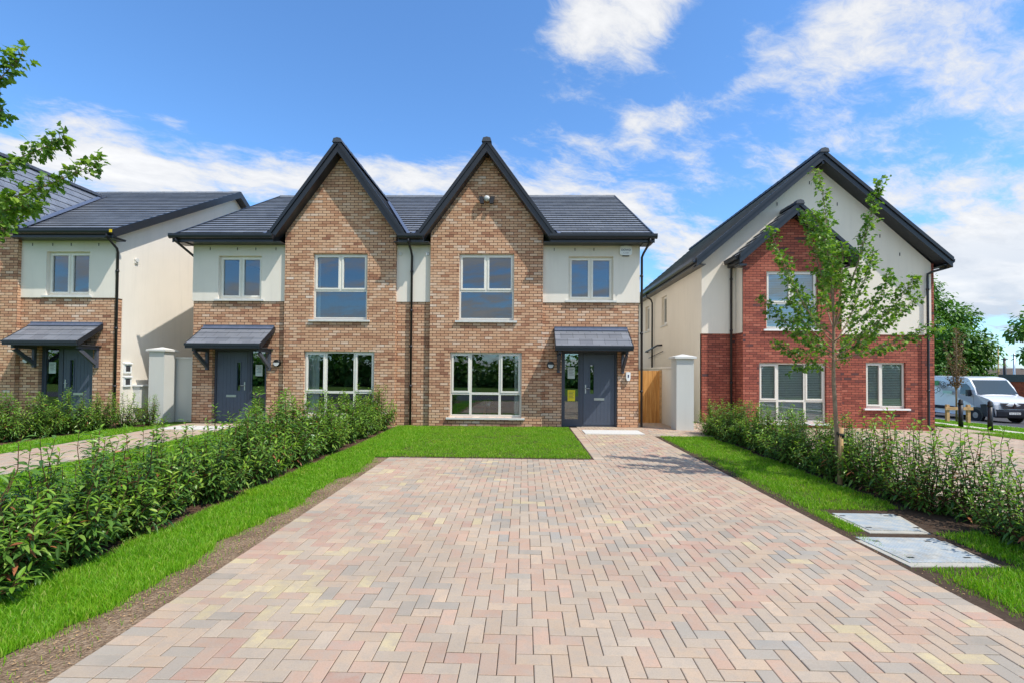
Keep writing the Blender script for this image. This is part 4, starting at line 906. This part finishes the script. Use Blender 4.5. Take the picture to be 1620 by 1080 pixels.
b=MB(); b.face([(-.52,-.035,.76),(.52,-.035,.76),(.60,.04,1.06),(-.60,.04,1.06)]); gr=b.build('grille','vanblack',van)
b=MB()
for k in range(3): zz=.80+k*.09; yy=-.045+k*.022; b.box(-.50,.50,yy-.012,yy,zz,zz+.022)
b.build('grille_bar','chrome',gr)
b=MB(); b.prism([(0,.80),(.085,.93),(0,1.07),(-.085,.93)],'y',-.055,-.04); b.prism([(0,.86),(.04,.93),(0,1.0),(-.04,.93)],'y',-.060,-.0555,1); b.build('emblem',['chrome','vanblack'],gr)
for c in (-1,1):
    b=MB(); b.face([(c*.56,.03,.86),(c*.80,.14,.95),(c*.86,.34,1.14),(c*.70,.16,1.12),(c*.60,.06,1.02)]); b.build('headlight','chrome',van)
    b=MB(); b.box(min(c*1.0,c*1.16),max(c*1.0,c*1.16),1.22,1.36,1.36,1.72); b.box(min(c*.93,c*1.02),max(c*.93,c*1.02),1.26,1.31,1.42,1.5); b.build('mirror','vanblack',van)
    for yy in (.98,4.30):
        b=MB(); xx=c*.99; b.tube([(xx-c*.22,yy,.345),(xx-c*.03,yy,.345),(xx,yy,.345)],[.345,.345,.32],28); wh=b.build('wheel','rubber',van)
        b=MB(); b.tube([(xx-c*.02,yy,.345),(xx+c*.006,yy,.345)],[.18,.16],20); b.tube([(xx,yy,.345),(xx+c*.02,yy,.345)],[.07,.05],12); b.build('rim','concrete',wh)
        m_=MB(); m_.tube([(xx-c*.10,yy,.36),(xx+c*(hw(yy,.6)-.99)+c*.004,yy,.36)],[.43,.43],28); m_.build('wheel_arch','black',van)
b=MB(); b.box(-.26,.26,-.075,-.062,.47,.58); pt=b.build('number_plate','white',van); text_mesh('161-D-8463',.10,'lettering','ink',pt,facing(0,-.077,.49),.001)
Mside=lambda y,z,a=0: Matrix.Translation((-1.012+.0,y,z))@Matrix.Rotation(-math.pi/2,4,'Z')@Matrix.Rotation(math.pi/2,4,'X')@Matrix.Rotation(a,4,'Z')
text_mesh('@',.42,'lettering','ink',van,Mside(3.05,1.85,.3),.002); text_mesh('CO',.34,'lettering','ink',van,Mside(3.45,1.50,.5),.002)
text_mesh('......',.3,'lettering','ink',van,Mside(3.1,1.35,.7),.002)
b=MB(); b.box(-1.0,-.985,3.42,3.98,1.92,2.20); b.build('green_panel','green',van); b=MB(); b.box(-1.016,-1.004,2.45,3.1,1.45,1.62); pg,_b=newmat('pale_green'); finish(_b,pbr(_b,srgb(190,225,200),.4)); M['palegreen']=pg; b.build('pale_panel','palegreen',van)
b=MB()
for i in range(5):
    y=2.1+i*.16; z=1.9+(i%2)*.12; b.prism([(y,z),(y+.09,z+.03),(y+.06,z+.12),(y-.02,z+.08)],'x',-.985,-.955)
b.build('printed_shapes','ink',van)
# ---------------------------------------------------------------- background buildings, wall, poles beyond the side road
fh=empty('bungalow',(76,62.7,-1),R(-45)); tag(fh,'distant low house with a brown hipped roof beyond the van','house')
b=MB(); b.box(-4.2,4.2,-3,3,0,2.9); b.build('wall','render',fh)
b=MB(); e=[(-4.6,-3.4,2.85),(4.6,-3.4,2.85),(4.6,3.4,2.85),(-4.6,3.4,2.85)]; r0,r1=(-1.8,0,3.85),(1.8,0,3.85)
b.face([e[0],e[1],r1,r0]); b.face([e[1],e[2],r1]); b.face([e[2],e[3],r0,r1]); b.face([e[3],e[0],r0])
M['browntile']=simple('brown_roof_tile',srgb(104,92,80),.8,.2,var=.2); hr=b.build('roof','browntile',fh)
b=MB(); b.box(2.3,3.2,-.4,.4,3.0,4.3,0); b.box(2.2,3.3,-.5,.5,4.3,4.5,1); b.tube([(2.5,0,4.5),(2.5,0,4.8)],.12,8,2); b.tube([(3.0,0,4.5),(3.0,0,4.8)],.12,8,2); b.build('chimney',['render','concrete','stone'],hr)
bw=empty('boundary_wall',(33,6,-1)); tag(bw,'brick boundary wall with a dark band beyond the side road','wall')
b=MB(); b.box(0,.25,-4,12,-.3,2.2); b.build('wall','orange',bw); b=MB(); b.box(-.06,.31,-4,12,2.201,2.65); b.build('dark_panel','dark',bw)
for (x,y,h,r,mt,lb) in ((41.7,27.3,5.0,.06,'timber','thin brown utility pole above the van roof'),(42.2,27.3,4.0,.13,'black','short dark post right of the thin pole'),(45.1,29.5,4.4,.09,'steel','grey lamp column before the chimney')):
    t=empty('utility_pole',(x,y,-.9)); tag(t,lb,'pole'); b=MB(); b.tube([(0,0,-.2),(0,0,h)],[r,r*.7],8); b.build('pole',mt,t); b=MB(); b.box(-.03,.03,-.25,.25,h-.2,h-.12); b.build('bracket',mt,t)
# ---------------------------------------------------------------- plants
def laurel_leaves(P,D,L,Wd,r,curl=.25):
    """P base points, D unit directions, L lengths: folded, drooping lance-shaped leaves -> V,F,nper"""
    n=len(P); up=np.zeros((n,3)); up[:,2]=1; up+=r.normal(0,.25,(n,3))
    S=np.cross(D,up); S/=np.linalg.norm(S,axis=1)[:,None]+1e-9; Nn=np.cross(S,D)
    L=L[:,None]; W=(Wd[:,None] if hasattr(Wd,'__len__') else Wd)*1.0
    V=np.zeros((n,11,3)); dr=np.zeros((n,3)); dr[:,2]=-1
    def pt(t,w,fold): return P+D*L*t+dr*L*curl*t*t+S*W*w+Nn*L*fold
    V[:,0]=pt(0,0,0)
    for k,(t,w,f) in enumerate(((.22,.40,.045),(.5,.5,.055),(.78,.30,.035))):
        V[:,1+3*k]=pt(t,-w,f); V[:,2+3*k]=pt(t,0,0); V[:,3+3*k]=pt(t,w,f)
    V[:,10]=pt(1,0,-.02)
    base=(np.arange(n)*11)[:,None]
    F=np.concatenate([base+np.array(q) for q in ([0,2,1],[0,3,2],[1,2,5,4],[2,3,6,5],[4,5,8,7],[5,6,9,8],[7,8,10],[8,9,10])],1)
    return V.reshape(-1,3),F.ravel(),np.tile([3,3,4,4,4,4,3,3],n)
def join_leaves(name,chunks,mats,parent):
    Vs=[];Fs=[];Ns=[];Ms=[];k=0
    for (V,F,N_),mi in chunks:
        Vs.append(V);Fs.append(F+k);Ns.append(N_);Ms.append(np.full(len(N_),mi));k+=len(V)
    me=npmesh(name,np.concatenate(Vs),np.concatenate(Fs),np.concatenate(Ns),mats,np.concatenate(Ms)); 
    o=bpy.data.objects.new(name,me); C.objects.link(o)
    if parent is not None: o.parent=parent
    return o
def make_shrub(seed,h=.95,rad=.52,nst=34,leaf=.085,dens=1.0,red=.03,young=8,bare=.12,wd=.31):
    r=np.random.default_rng(seed); root=empty('laurel_shrub'); st=MB(); ch={0:[],1:[],2:[]}
    PP=[[],[],[]];DD=[[],[],[]];LL=[[],[],[]]
    for i in range(nst):
        a=r.uniform(0,6.283); q=r.uniform(0,1)**.55; rr=rad*q; H=h*(1.0-.42*q**2)*r.uniform(.72,1.05)
        if i<7: H=h*r.uniform(1.0,1.2); rr=rad*r.uniform(0,.75)
        elif i%4==1: q=r.uniform(.75,1); rr=rad*1.05*q; H=h*r.uniform(.22,.5)
        x0,y0=math.cos(a)*.07*q,math.sin(a)*.07*q; pts=[]
        for t in np.linspace(0,1,7):
            e=t**.62; pts.append(np.array([x0+(math.cos(a)*rr-x0)*e+.02*math.sin(t*9+i),y0+(math.sin(a)*rr-y0)*e+.02*math.cos(t*8+i),H*t**1.08]))
        st.tube([tuple(p) for p in pts],[.008,.007,.006,.005,.004,.003,.002],5,caps=False)
        pts=np.array(pts); seg=np.linalg.norm(np.diff(pts,axis=0),axis=1); cum=np.concatenate([[0],np.cumsum(seg)]); T=cum[-1]
        npos=int(T*(1-bare)/.021*dens); s=np.linspace(T*bare,T,npos); 
        for j,sj in enumerate(s):
            k=min(5,np.searchsorted(cum,sj)-1) if sj>0 else 0; k=max(k,0); tt=(sj-cum[k])/max(seg[k],1e-6); p=pts[k]+(pts[k+1]-pts[k])*tt; ax=(pts[k+1]-pts[k])/seg[k]
            az=j*2.4+r.uniform(-.4,.4); side=np.array([math.cos(az),math.sin(az),0.]); side-=ax*side.dot(ax); side/=np.linalg.norm(side)
            f=sj/T; tip=(npos-j)<=young
            inc=(.55 if tip else .15+.25*f)+r.normal(0,.2)
            d=side*math.cos(inc)+ax*math.sin(inc); d/=np.linalg.norm(d)
            l=leaf*r.uniform(.7,1.2)*(.8 if tip else 1)*(1.0 if f>.15 else .8)
            u=r.uniform()
            if tip and u<.8: c=1
            elif u<red: c=2
            else: c=0
            off=side*.004
            PP[c].append(p+off); DD[c].append(d); LL[c].append(l)
            if not tip and r.uniform()<.45:   # short side spray
                p2=p+side*r.uniform(.03,.09)+ax*r.uniform(-.01,.03); az2=r.uniform(0,6.28); d2=side*.7+np.array([math.cos(az2),math.sin(az2),r.uniform(-.2,.7)])*.6; d2/=np.linalg.norm(d2)
                PP[0].append(p2); DD[0].append(d2); LL[0].append(leaf*r.uniform(.6,1.1))
    chunks=[]
    for c in range(3):
        if PP[c]:
            L_=np.array(LL[c]); chunks.append((laurel_leaves(np.array(PP[c]),np.array(DD[c]),L_,L_*wd*r.uniform(.85,1.15,len(L_)),r,curl=.12 if c==1 else .38),c))
    join_leaves('foliage',chunks,['laurel','laurel_young','laurel_red'],root); st.build('stems','stem',root)
    return root
def copy_thing(root,loc,rz,scale,label=None,group=None):
    c=root.copy(); C.objects.link(c); c.location=loc; c.rotation_euler=(0,0,rz); c.scale=scale
    if label: c['label']=label
    for ch in root.children: d=ch.copy(); C.objects.link(d); d.parent=c
    return c
ORD=['first','second','third','fourth','fifth','sixth','seventh','eighth','ninth','tenth','eleventh','twelfth','thirteenth','fourteenth','fifteenth','sixteenth','seventeenth','eighteenth','nineteenth','twentieth']
dense=[make_shrub(101+i,nst=n,dens=1.2,leaf=.094,h=.93,rad=.52,young=8,red=.028,wd=.285) for i,n in enumerate((62,66,58))]
mid=[make_shrub(201+i,nst=50,dens=1.2,leaf=.095,h=.9,red=.05,young=9,wd=.29) for i in range(2)]
sparse=[make_shrub(301+i,nst=30,dens=.95,leaf=.088,h=.84,rad=.46,red=.10,young=10,bare=.12,wd=.33) for i in range(3)]
used=set()
def plant(proto,loc,rz,scale,label,group):
    if id(proto) in used: o=copy_thing(proto,loc,rz,scale,label)
    else:
        used.add(id(proto)); o=proto; o.location=loc; o.rotation_euler=(0,0,rz); o.scale=scale
    tag(o,label,'shrub',group); return o
# left hedge, counted from the camera
ys=[-11.0+.67*i for i in range(16)]; rr=random.Random(5)
for i,y in enumerate(ys):
    x=-.82+rr.uniform(-.08,.08); s=rr.uniform(.92,1.1)*(1.04 if i<9 else 1.0)
    plant(dense[i%3] if i<11 else (dense+mid)[i%5],(x,y,gz(x,y)-.02),rr.uniform(0,6.28),(s*1.12,s,s*rr.uniform(.96,1.06)*(.95 if i<6 else 1)),'glossy green laurel shrub, %s from the camera in the left hedge'%ORD[i],'laurel shrubs of the left hedge')
ys=[-1.25-.62*i for i in range(9)]
for i,y in enumerate(ys):
    x=7.98+rr.uniform(-.06,.06)+(-.12 if i==0 else 0); s=rr.uniform(.9,1.02)*(.92 if i==0 else 1)
    plant((mid+dense)[i%5],(x,y,gz(x,y)-.02),rr.uniform(0,6.28),(s,s,s*.92),'bushy laurel shrub, %s from the houses in the right hedge'%ORD[i],'laurel shrubs of the right hedge')
ys=[-6.85,-7.30,-7.72,-8.14,-8.62,-9.05,-9.62]
for i,y in enumerate(ys):
    x=8.0+rr.uniform(-.1,.1)-(.1 if i>4 else 0); s=(1.12,1.08,1.04,1.06,.72,1.05,1.15)[i]
    plant(sparse[i%3],(x,y,gz(x,y)-.02),rr.uniform(0,6.28),(s*1.0,s*1.0,s),'thin half-bare laurel shrub, %s past the young tree in the right hedge'%ORD[i],'laurel shrubs of the right hedge')
for i,(x,y,s) in enumerate(((-8.45,-4.1,.95),(-8.2,-3.4,1.0),(-8.1,-2.75,.95),(-8.0,-2.1,1.0),(-7.9,-1.45,.9),(-7.75,-.8,.95),(-7.45,-.25,.85))):
    plant((mid+dense)[i%5] if i<5 else sparse[i%3],(x+.25,y,-.03),rr.uniform(0,6.28),(s*1.05,s*1.05,s*.98),'shrub of the far left row before the left house, %s from the photo edge'%ORD[i],'shrubs before the left house')
# ---- maple trees
def maple_leaf_cloud(P,D,S,r):
    n=len(P); up=np.zeros((n,3)); up[:,2]=1; up+=r.normal(0,.45,(n,3)); Sd=np.cross(D,up); Sd/=np.linalg.norm(Sd,axis=1)[:,None]+1e-9; Nn=np.cross(Sd,D)
    out=[(0,0),(.16,.04),(.42,-.02),(.34,.22),(.56,.46),(.30,.48),(.26,.72),(0,1.0),(-.26,.72),(-.30,.48),(-.56,.46),(-.34,.22),(-.42,-.02),(-.16,.04)]
    V=np.zeros((n,15,3)); S=S[:,None]
    for k,(u,v) in enumerate(out): V[:,k]=P+Sd*S*u+D*S*v+Nn*S*(.22*abs(u)-.18*v*v)
    V[:,14]=P+D*S*.38
    base=(np.arange(n)*15)[:,None]; F=np.concatenate([base+np.array([14,k,(k+1)%14]) for k in range(14)],1)
    return V.reshape(-1,3),F.ravel(),np.full(n*14,3)
def bezier(p,n=8):
    p=[np.array(q,float) for q in p]; res=[]
    for t in np.linspace(0,1,n):
        q=list(p)
        while len(q)>1: q=[a*(1-t)+b*t for a,b in zip(q,q[1:])]
        res.append(q[0])
    return res
def maple(root,trunk,limbs,seed,leaf=.075,twigs=9,per=7,mat='maple',start=.25,tl=.20,thick=.012):
    """limbs: list of control point lists (local coords)"""
    r=np.random.default_rng(seed); tb=MB(); tb.tube([p for p,_ in trunk],[q for _,q in trunk],12); tb.build('trunk','bark',root)
    lb=MB(); P=[];D=[];S=[]
    for lm in limbs:
        w=1.0
        if isinstance(lm,tuple): lm,w=lm
        pts=bezier(lm,9); Ln=sum(np.linalg.norm(b-a) for a,b in zip(pts,pts[1:])); lb.tube([tuple(q) for q in pts],[max(.0025,thick*(Ln**.5)*(1-t)**.8) for t in np.linspace(0,.97,9)],6,caps=False)
        nt_=int(twigs*Ln*w*2.2)
        for k in range(nt_):
            t=start+(1-start)*(k+.5)/nt_; i=min(7,int(t*8)); p=pts[i]+(pts[i+1]-pts[i])*(t*8-i); ax=pts[min(8,i+1)]-pts[i]; ax/=np.linalg.norm(ax)
            v=r.normal(0,1,3); v-=ax*v.dot(ax); v/=np.linalg.norm(v); v=v*.8+ax*.5; v[2]+=.12; v/=np.linalg.norm(v)
            l=tl*r.uniform(.35,1.1)*(1.1-.5*t); e=p+v*l; lb.tube([tuple(p),tuple((p+e)/2+np.array([0,0,.008])),tuple(e)],[.0035,.0025,.0015],4,caps=False)
            for q in range(per):
                f=r.uniform(.3,1.0); b_=p+(e-p)*f+r.normal(0,.018,3); d=v*.5+r.normal(0,.55,3); d[2]-=.35; d/=np.linalg.norm(d)
                P.append(b_+d*.02); D.append(d); S.append(leaf*r.uniform(.55,1.15))
    lb.build('branches','bark',root)
    V,F,N_=maple_leaf_cloud(np.array(P),np.array(D),np.array(S),r)
    me=npmesh('crown',V,F,N_,[mat]); o=bpy.data.objects.new('crown',me); C.objects.link(o); o.parent=root
TX,TY=7.79,-6.2
tr=empty('maple_tree',(TX,TY,gz(TX,TY))); tag(tr,'slim young maple with an open crown, standing before the red brick house','tree','maple trees')
Zd=13.636+TY-.0252*(TX-3.137); K=Zd/776.7
def ip(x,y,dy=0):   # offsets of limb tips measured on the photograph, turned to metres round the trunk
    return ((x-1326)*K,dy,(592.8-y)*K+1.4747-gz(TX,TY))
limbs=[([ip(1322,500),ip(1326,430,.05),ip(1312,340,0),ip(1302,262,.05)],.55),
 [ip(1322,520),ip(1345,440,-.15),ip(1362,370,-.2),ip(1374,292,-.25)],
 [ip(1321,545),ip(1365,500,.2),ip(1395,440,.35),ip(1414,384,.4)],
 [ip(1321,556),ip(1360,530,-.2),ip(1400,490,-.3),ip(1416,446,-.35)],
 [ip(1320,562),ip(1370,548,.1),ip(1420,500,.2),ip(1478,464,.3)],
 [ip(1320,570),ip(1360,556,-.3),ip(1395,535,-.5),ip(1426,520,-.6)],
 [ip(1320,572),ip(1350,565,.3),ip(1375,545,.5),ip(1385,525,.6)],
 [ip(1321,530),ip(1290,500,.2),ip(1262,430,.3),ip(1240,350,.3)],
 ([ip(1321,540),ip(1280,520,-.2),ip(1240,470,-.4),ip(1212,408,-.45)],.6),
 [ip(1320,556),ip(1290,535,.25),ip(1258,500,.4),ip(1232,462,.45)],
 [ip(1320,565),ip(1295,560,-.2),ip(1262,535,-.35),ip(1236,512,-.4)],
 [ip(1320,575),ip(1300,560,.1),ip(1272,552,.15),ip(1240,545,.2)],
 [ip(1321,500),ip(1300,440,-.3),ip(1290,390,-.4),ip(1262,350,-.45)],
 [ip(1322,480),ip(1330,430,.3),ip(1330,380,.4),ip(1338,325,.4)],
 [ip(1322,470),ip(1305,420,.2),ip(1300,370,.2),ip(1290,325,.2)],
 [ip(1322,520),ip(1340,480,.5),ip(1350,440,.7),ip(1360,410,.8)],
 [ip(1322,520),ip(1300,480,-.5),ip(1290,440,-.7),ip(1282,410,-.8)],
 [ip(1321,540),ip(1330,520,-.4),ip(1345,480,-.7),ip(1350,450,-.8)],
 [ip(1321,550),ip(1310,520,.4),ip(1300,490,.6),ip(1290,460,.7)],
 ([ip(1320,585),ip(1310,570),ip(1290,575,.2),ip(1268,580,.2)],.8)]
gx=lambda x,y:ip(x,y)
maple(tr,[((0,0,-.1),.036),((.0,0,.6),.031),ip(1321,600)and((ip(1321,600)[0],0,ip(1321,600)[2]),.026),((ip(1322,500)[0],0,ip(1322,500)[2]),.018),((ip(1316,400)[0],0,ip(1316,400)[2]),.010),((ip(1306,330)[0],0,ip(1306,330)[2]),.005)],limbs,41,leaf=.054,twigs=14,per=9,tl=.18,start=.2,thick=.008)
stk=empty('tree_stake',(TX-.10,TY-.22,gz(TX,TY))); tag(stk,'rough timber stake with a black rubber tie at the foot of the young maple','stake')
b=MB(); b.tube([(0,0,-.1),(.01,0,.4),(.03,.01,.80)],[.036,.034,.030],9); b.build('post','timber',stk)
b=MB(); b.tube([(.03,.01,.66),(.03,.01,.72)],.038,10); b.tube([(.03,.01,.69),(.10,.22,.70)],.02,6); b.build('tie','rubber',stk)
# near maple at the left edge: only its boughs reach into the picture
TX2,TY2=-2.55,-9.55
t2=empty('maple_tree',(TX2,TY2,gz(TX2,TY2))); tag(t2,'near maple tree whose leafy boughs reach in from the left edge, high up','tree','maple trees')
Z2=13.636+TY2-.0252*(TX2-3.137); K2=Z2/776.7; TXp=810+ (TX2-3.137)/K2+19
def jp(x,y,dy=0): return ((x-TXp)*K2,dy,(585-y)*K2+1.4747-gz(TX2,TY2))
lim2=[[(0,0,2.0),jp(-150,330,0),jp(10,325,.1),jp(138,243,.15)],[(0,0,2.3),jp(-140,280,.1),jp(0,255,.1),jp(84,210,.1)],[(0,0,2.5),jp(-120,200,-.1),jp(-30,190,-.1),jp(50,98,-.1)],
 [(0,0,2.2),jp(-140,230,0),jp(-60,200,0),jp(-2,175,0)],[(0,0,1.8),jp(-200,360,.3),jp(-90,320,.3),jp(0,305,.3)]]
rl=random.Random(3)
for k in range(16):
    a=rl.uniform(0,6.28); 
    if -1.0<math.sin(a)*0+math.cos(a) and math.cos(a)>.1: a=math.pi-a
    e=rl.uniform(.8,1.35); z=rl.uniform(2.6,4.6); lim2.append([(0,0,z*.55),(math.cos(a)*e*.4,math.sin(a)*e*.4,z*.75),(math.cos(a)*e*.8,math.sin(a)*e*.8,z*.85),(math.cos(a)*e,math.sin(a)*e,z)])
lim2.append([(0,0,2.5),(0,.1,3.5),(0.05,.1,4.4),(0,.1,5.0)])
maple(t2,[((0,0,-.1),.05),((.02,0,1.2),.04),((0,0,2.6),.028),((0,.05,3.8),.014),((0,.1,4.6),.006)],lim2,77,leaf=.056,twigs=13,per=7,start=.3,tl=.12)
# ---- young verge tree with a timber frame
yt=empty('young_tree',(22.0,8.3,gz(22,8.3))); tag(yt,'thin young tree with withered brown leaves before the van','tree')
ll=[[(0,0,1.3),(dx*.3,dy*.3,1.9),(dx*.8,dy*.8,2.3+z),(dx,dy,3.0+z)] for dx,dy,z in ((.35,.1,.2),(-.35,-.1,0),(.2,.3,.6),(-.25,.2,.5),(.1,-.3,.8),(-.15,-.2,1.0),(.4,-.1,-.5),(-.4,.1,-.6),(.1,.1,1.1))]
maple(yt,[((0,0,-.1),.04),((0,0,1.5),.03),((.03,0,3),.015),((0,0,4.0),.006)],ll,9,leaf=.06,twigs=7,per=5,mat='brownleaf',start=.1,tl=.25)
ff=empty('tree_support',(22.0,8.1,gz(22,8.1))); tag(ff,'low pine timber frame round the young verge tree','tree support')
b=MB(); b.box(-.62,-.50,-.05,.05,-.2,.78); b.box(.26,.38,-.05,.05,-.2,.78); b.box(-.70,.46,-.09,-.051,.55,.68); b.build('frame','timber',ff)
# ---- background trees
def leaf_clumps(root,name,blobs,n,size,seed,mat):
    r=np.random.default_rng(seed); tot=sum(b[3]**2 for b in blobs); P=[];D=[];S=[]
    for (x,y,z,rad) in blobs:
        k=int(n*rad**2/tot); v=r.normal(0,1,(k,3)); v/=np.linalg.norm(v,axis=1)[:,None]
        bump=1+.32*np.sin(v[:,0]*6+x)*np.cos(v[:,2]*7+y)+.22*np.sin(v[:,1]*11+z)*np.cos(v[:,0]*9); rad_=rad*bump*(.4+.68*r.uniform(0,1,k)**.6)
        p=v*rad_[:,None]; p[:,2]*=.8; P.append(p+np.array([x,y,z])); d=v+r.normal(0,.5,(k,3)); d[:,2]-=.3; D.append(d/np.linalg.norm(d,axis=1)[:,None]); S.append(size*r.uniform(.6,1.3,k))
    P=np.concatenate(P);D=np.concatenate(D);S=np.concatenate(S); V,F,N_=laurel_leaves(P,D,S,S*.62,r,curl=.3)
    me=npmesh(name,V,F,N_,[mat]); o=bpy.data.objects.new(name,me); C.objects.link(o); o.parent=root; return o
def tree(x,y,z,label,trunkh,tr_,blobs,n,size,seed,group=None):
    t=empty('tree',(x,y,z)); tag(t,label,'tree',group); b=MB(); b.tube([(0,0,-.3),(0,0,trunkh*.5),(.1,0,trunkh)],[tr_,tr_*.8,tr_*.5],10)
    for (bx,by,bz,rad) in blobs[:9]: b.tube([(0,0,trunkh*.6),(bx*.4,by*.4,(trunkh*.7+bz*.3)),(bx*.9,by*.9,bz)],[tr_*.45,tr_*.3,tr_*.1],6)
    b.build('trunk','bark',t); leaf_clumps(t,'crown',blobs,n,size,seed,'fartree'); return t
tree(36.6,27,-.9,'tall loose sycamore crown rising beside the red brick house corner',4.5,.22,[(-1.2,0,6.6,1.6),(-.4,.3,8.6,1.2),(-.9,0,9.6,.9),(1.0,0,7.6,1.1),(2.2,0,7.1,.95),(-2.0,.2,5.0,1.6),(.2,0,5.4,1.3),(-2.4,0,8.2,1.4),(1.6,.2,6.2,.6),(-1.5,0,3.4,1.4)],7600,.27,51,'trees beyond the side road')
tree(34.0,22,-.9,'rounder bright green tree standing over the van roof',3,.2,[(.2,0,4.9,1.3),(1.3,0,4.5,1.1),(-1.0,0,4.2,1.2),(.3,0,3.4,1.2),(1.7,.2,3.7,.9),(-.5,0,5.4,.8),(-1.8,0,3.0,1.2),(.9,0,2.4,1.1)],6800,.24,52,'trees beyond the side road')
tree(36.9,17.4,-.9,'tree at the right photo edge with a branch hanging into view',4,.25,[(-3.2,0,5.15,.62),(-2.5,0,5.6,.7),(-2.9,0,3.75,.42),(-2.1,0,4.0,.5),(-.6,0,6.2,1.6),(1.2,0,7.0,1.8),(0,0,4.6,1.3),(1.8,.4,5.2,1.5)],6500,.26,53,'trees beyond the side road')
# far-off greenery closing the horizon, and the tree belt across the street behind the viewer
def belt(name,label,pts,n,size,seed):
    t=empty(name,(pts[0][0],pts[0][1],0)); 
    bl=[(x-pts[0][0],y-pts[0][1],z,r_) for x,y,z,r_ in pts]
    o=leaf_clumps(None,name,bl,n,size,seed,'fartree'); bpy.data.objects.remove(t); o.location=(pts[0][0],pts[0][1],0); tag(o,label,'trees',kind='stuff')
_lc=leaf_clumps
q=random.Random(8)
belt('hedgerow','dark tree belt across the street behind the viewer, mirrored in the windows',[(x+q.uniform(-1,1),-46+q.uniform(-2,2),q.uniform(.5,2.2)+(2.2 if -22<x<-4 else 0)+(1.5 if x>24 else 0),q.uniform(2.2,3.4)) for x in range(-60,64,3)]+[(x,-45,0.6,2.6) for x in range(-60,64,3)],30000,.7,61)
belt('woodland','far-off low woodland on the horizon beyond the side road',[(x,80+q.uniform(-4,4),-1+q.uniform(0,1.4),q.uniform(2.5,4)) for x in range(50,130,5)]+[(92+q.uniform(-4,4),y,-1+q.uniform(0,1),3.2) for y in range(-20,80,6)],9000,1.1,62)
# ---------------------------------------------------------------- things seen through the front window
ac=empty('armchair',(1.42,1.15,.01),R(20)); tag(ac,'green armchair inside the right hand front window','armchair')
b=MB(); b.box(-.36,.36,-.32,.36,.18,.44); b.build('seat','teal',ac)
b=MB(); b.prism([(.30,.44),(.44,.44),(.52,1.0),(.44,1.02)],'x',-.36,.36); b.build('backrest','teal',ac)
for s in (-1,1): b=MB(); b.prism([(-.30,.18),(.40,.18),(.42,.78),(-.26,.62)],'x',s*.36-.05+s*.05,s*.36+.05+s*.05); b.build('armrest','teal',ac)
for sx in (-1,1):
    for sy in (-1,1): b=MB(); b.tube([(sx*.3,sy*.28,0),(sx*.3,sy*.28,.18)],.02,8); b.build('leg','timber',ac)
tb_=empty('coffee_table',(2.1,.95,.01)); tag(tb_,'low dark table inside the right hand front window','table')
b=MB(); b.tube([(0,0,.46),(0,0,.50)],.42,28); b.build('table_top','roomdark',tb_)
for a in range(3): b=MB(); c_=math.cos(a*2.09);s_=math.sin(a*2.09); b.tube([(.34*c_,.34*s_,0),(.22*c_,.22*s_,.46)],.018,8); b.build('leg','timber',tb_)
pp=empty('potted_plant',(2.08,.85,.51)); tag(pp,'small leafy plant in a white pot on the table behind the front window','plant')
b=MB(); b.tube([(0,0,0),(0,0,.03),(0,0,.13)],[.05,.065,.08],16); b.build('pot','white',pp)
r_p=np.random.default_rng(2); n_=60; v=r_p.normal(0,1,(n_,3)); v[:,2]=np.abs(v[:,2])*.8+.1; v/=np.linalg.norm(v,axis=1)[:,None]; Ls=r_p.uniform(.12,.22,n_)
V_,F_,N__=laurel_leaves(np.tile([0,0,.12],(n_,1))+v*.03,v,Ls,Ls*.35,r_p,.5); me=npmesh('leaves',V_,F_,N__,['laurel_young']); o=bpy.data.objects.new('leaves',me); C.objects.link(o); o.parent=pp
# camera stays the active one
sc.camera=co
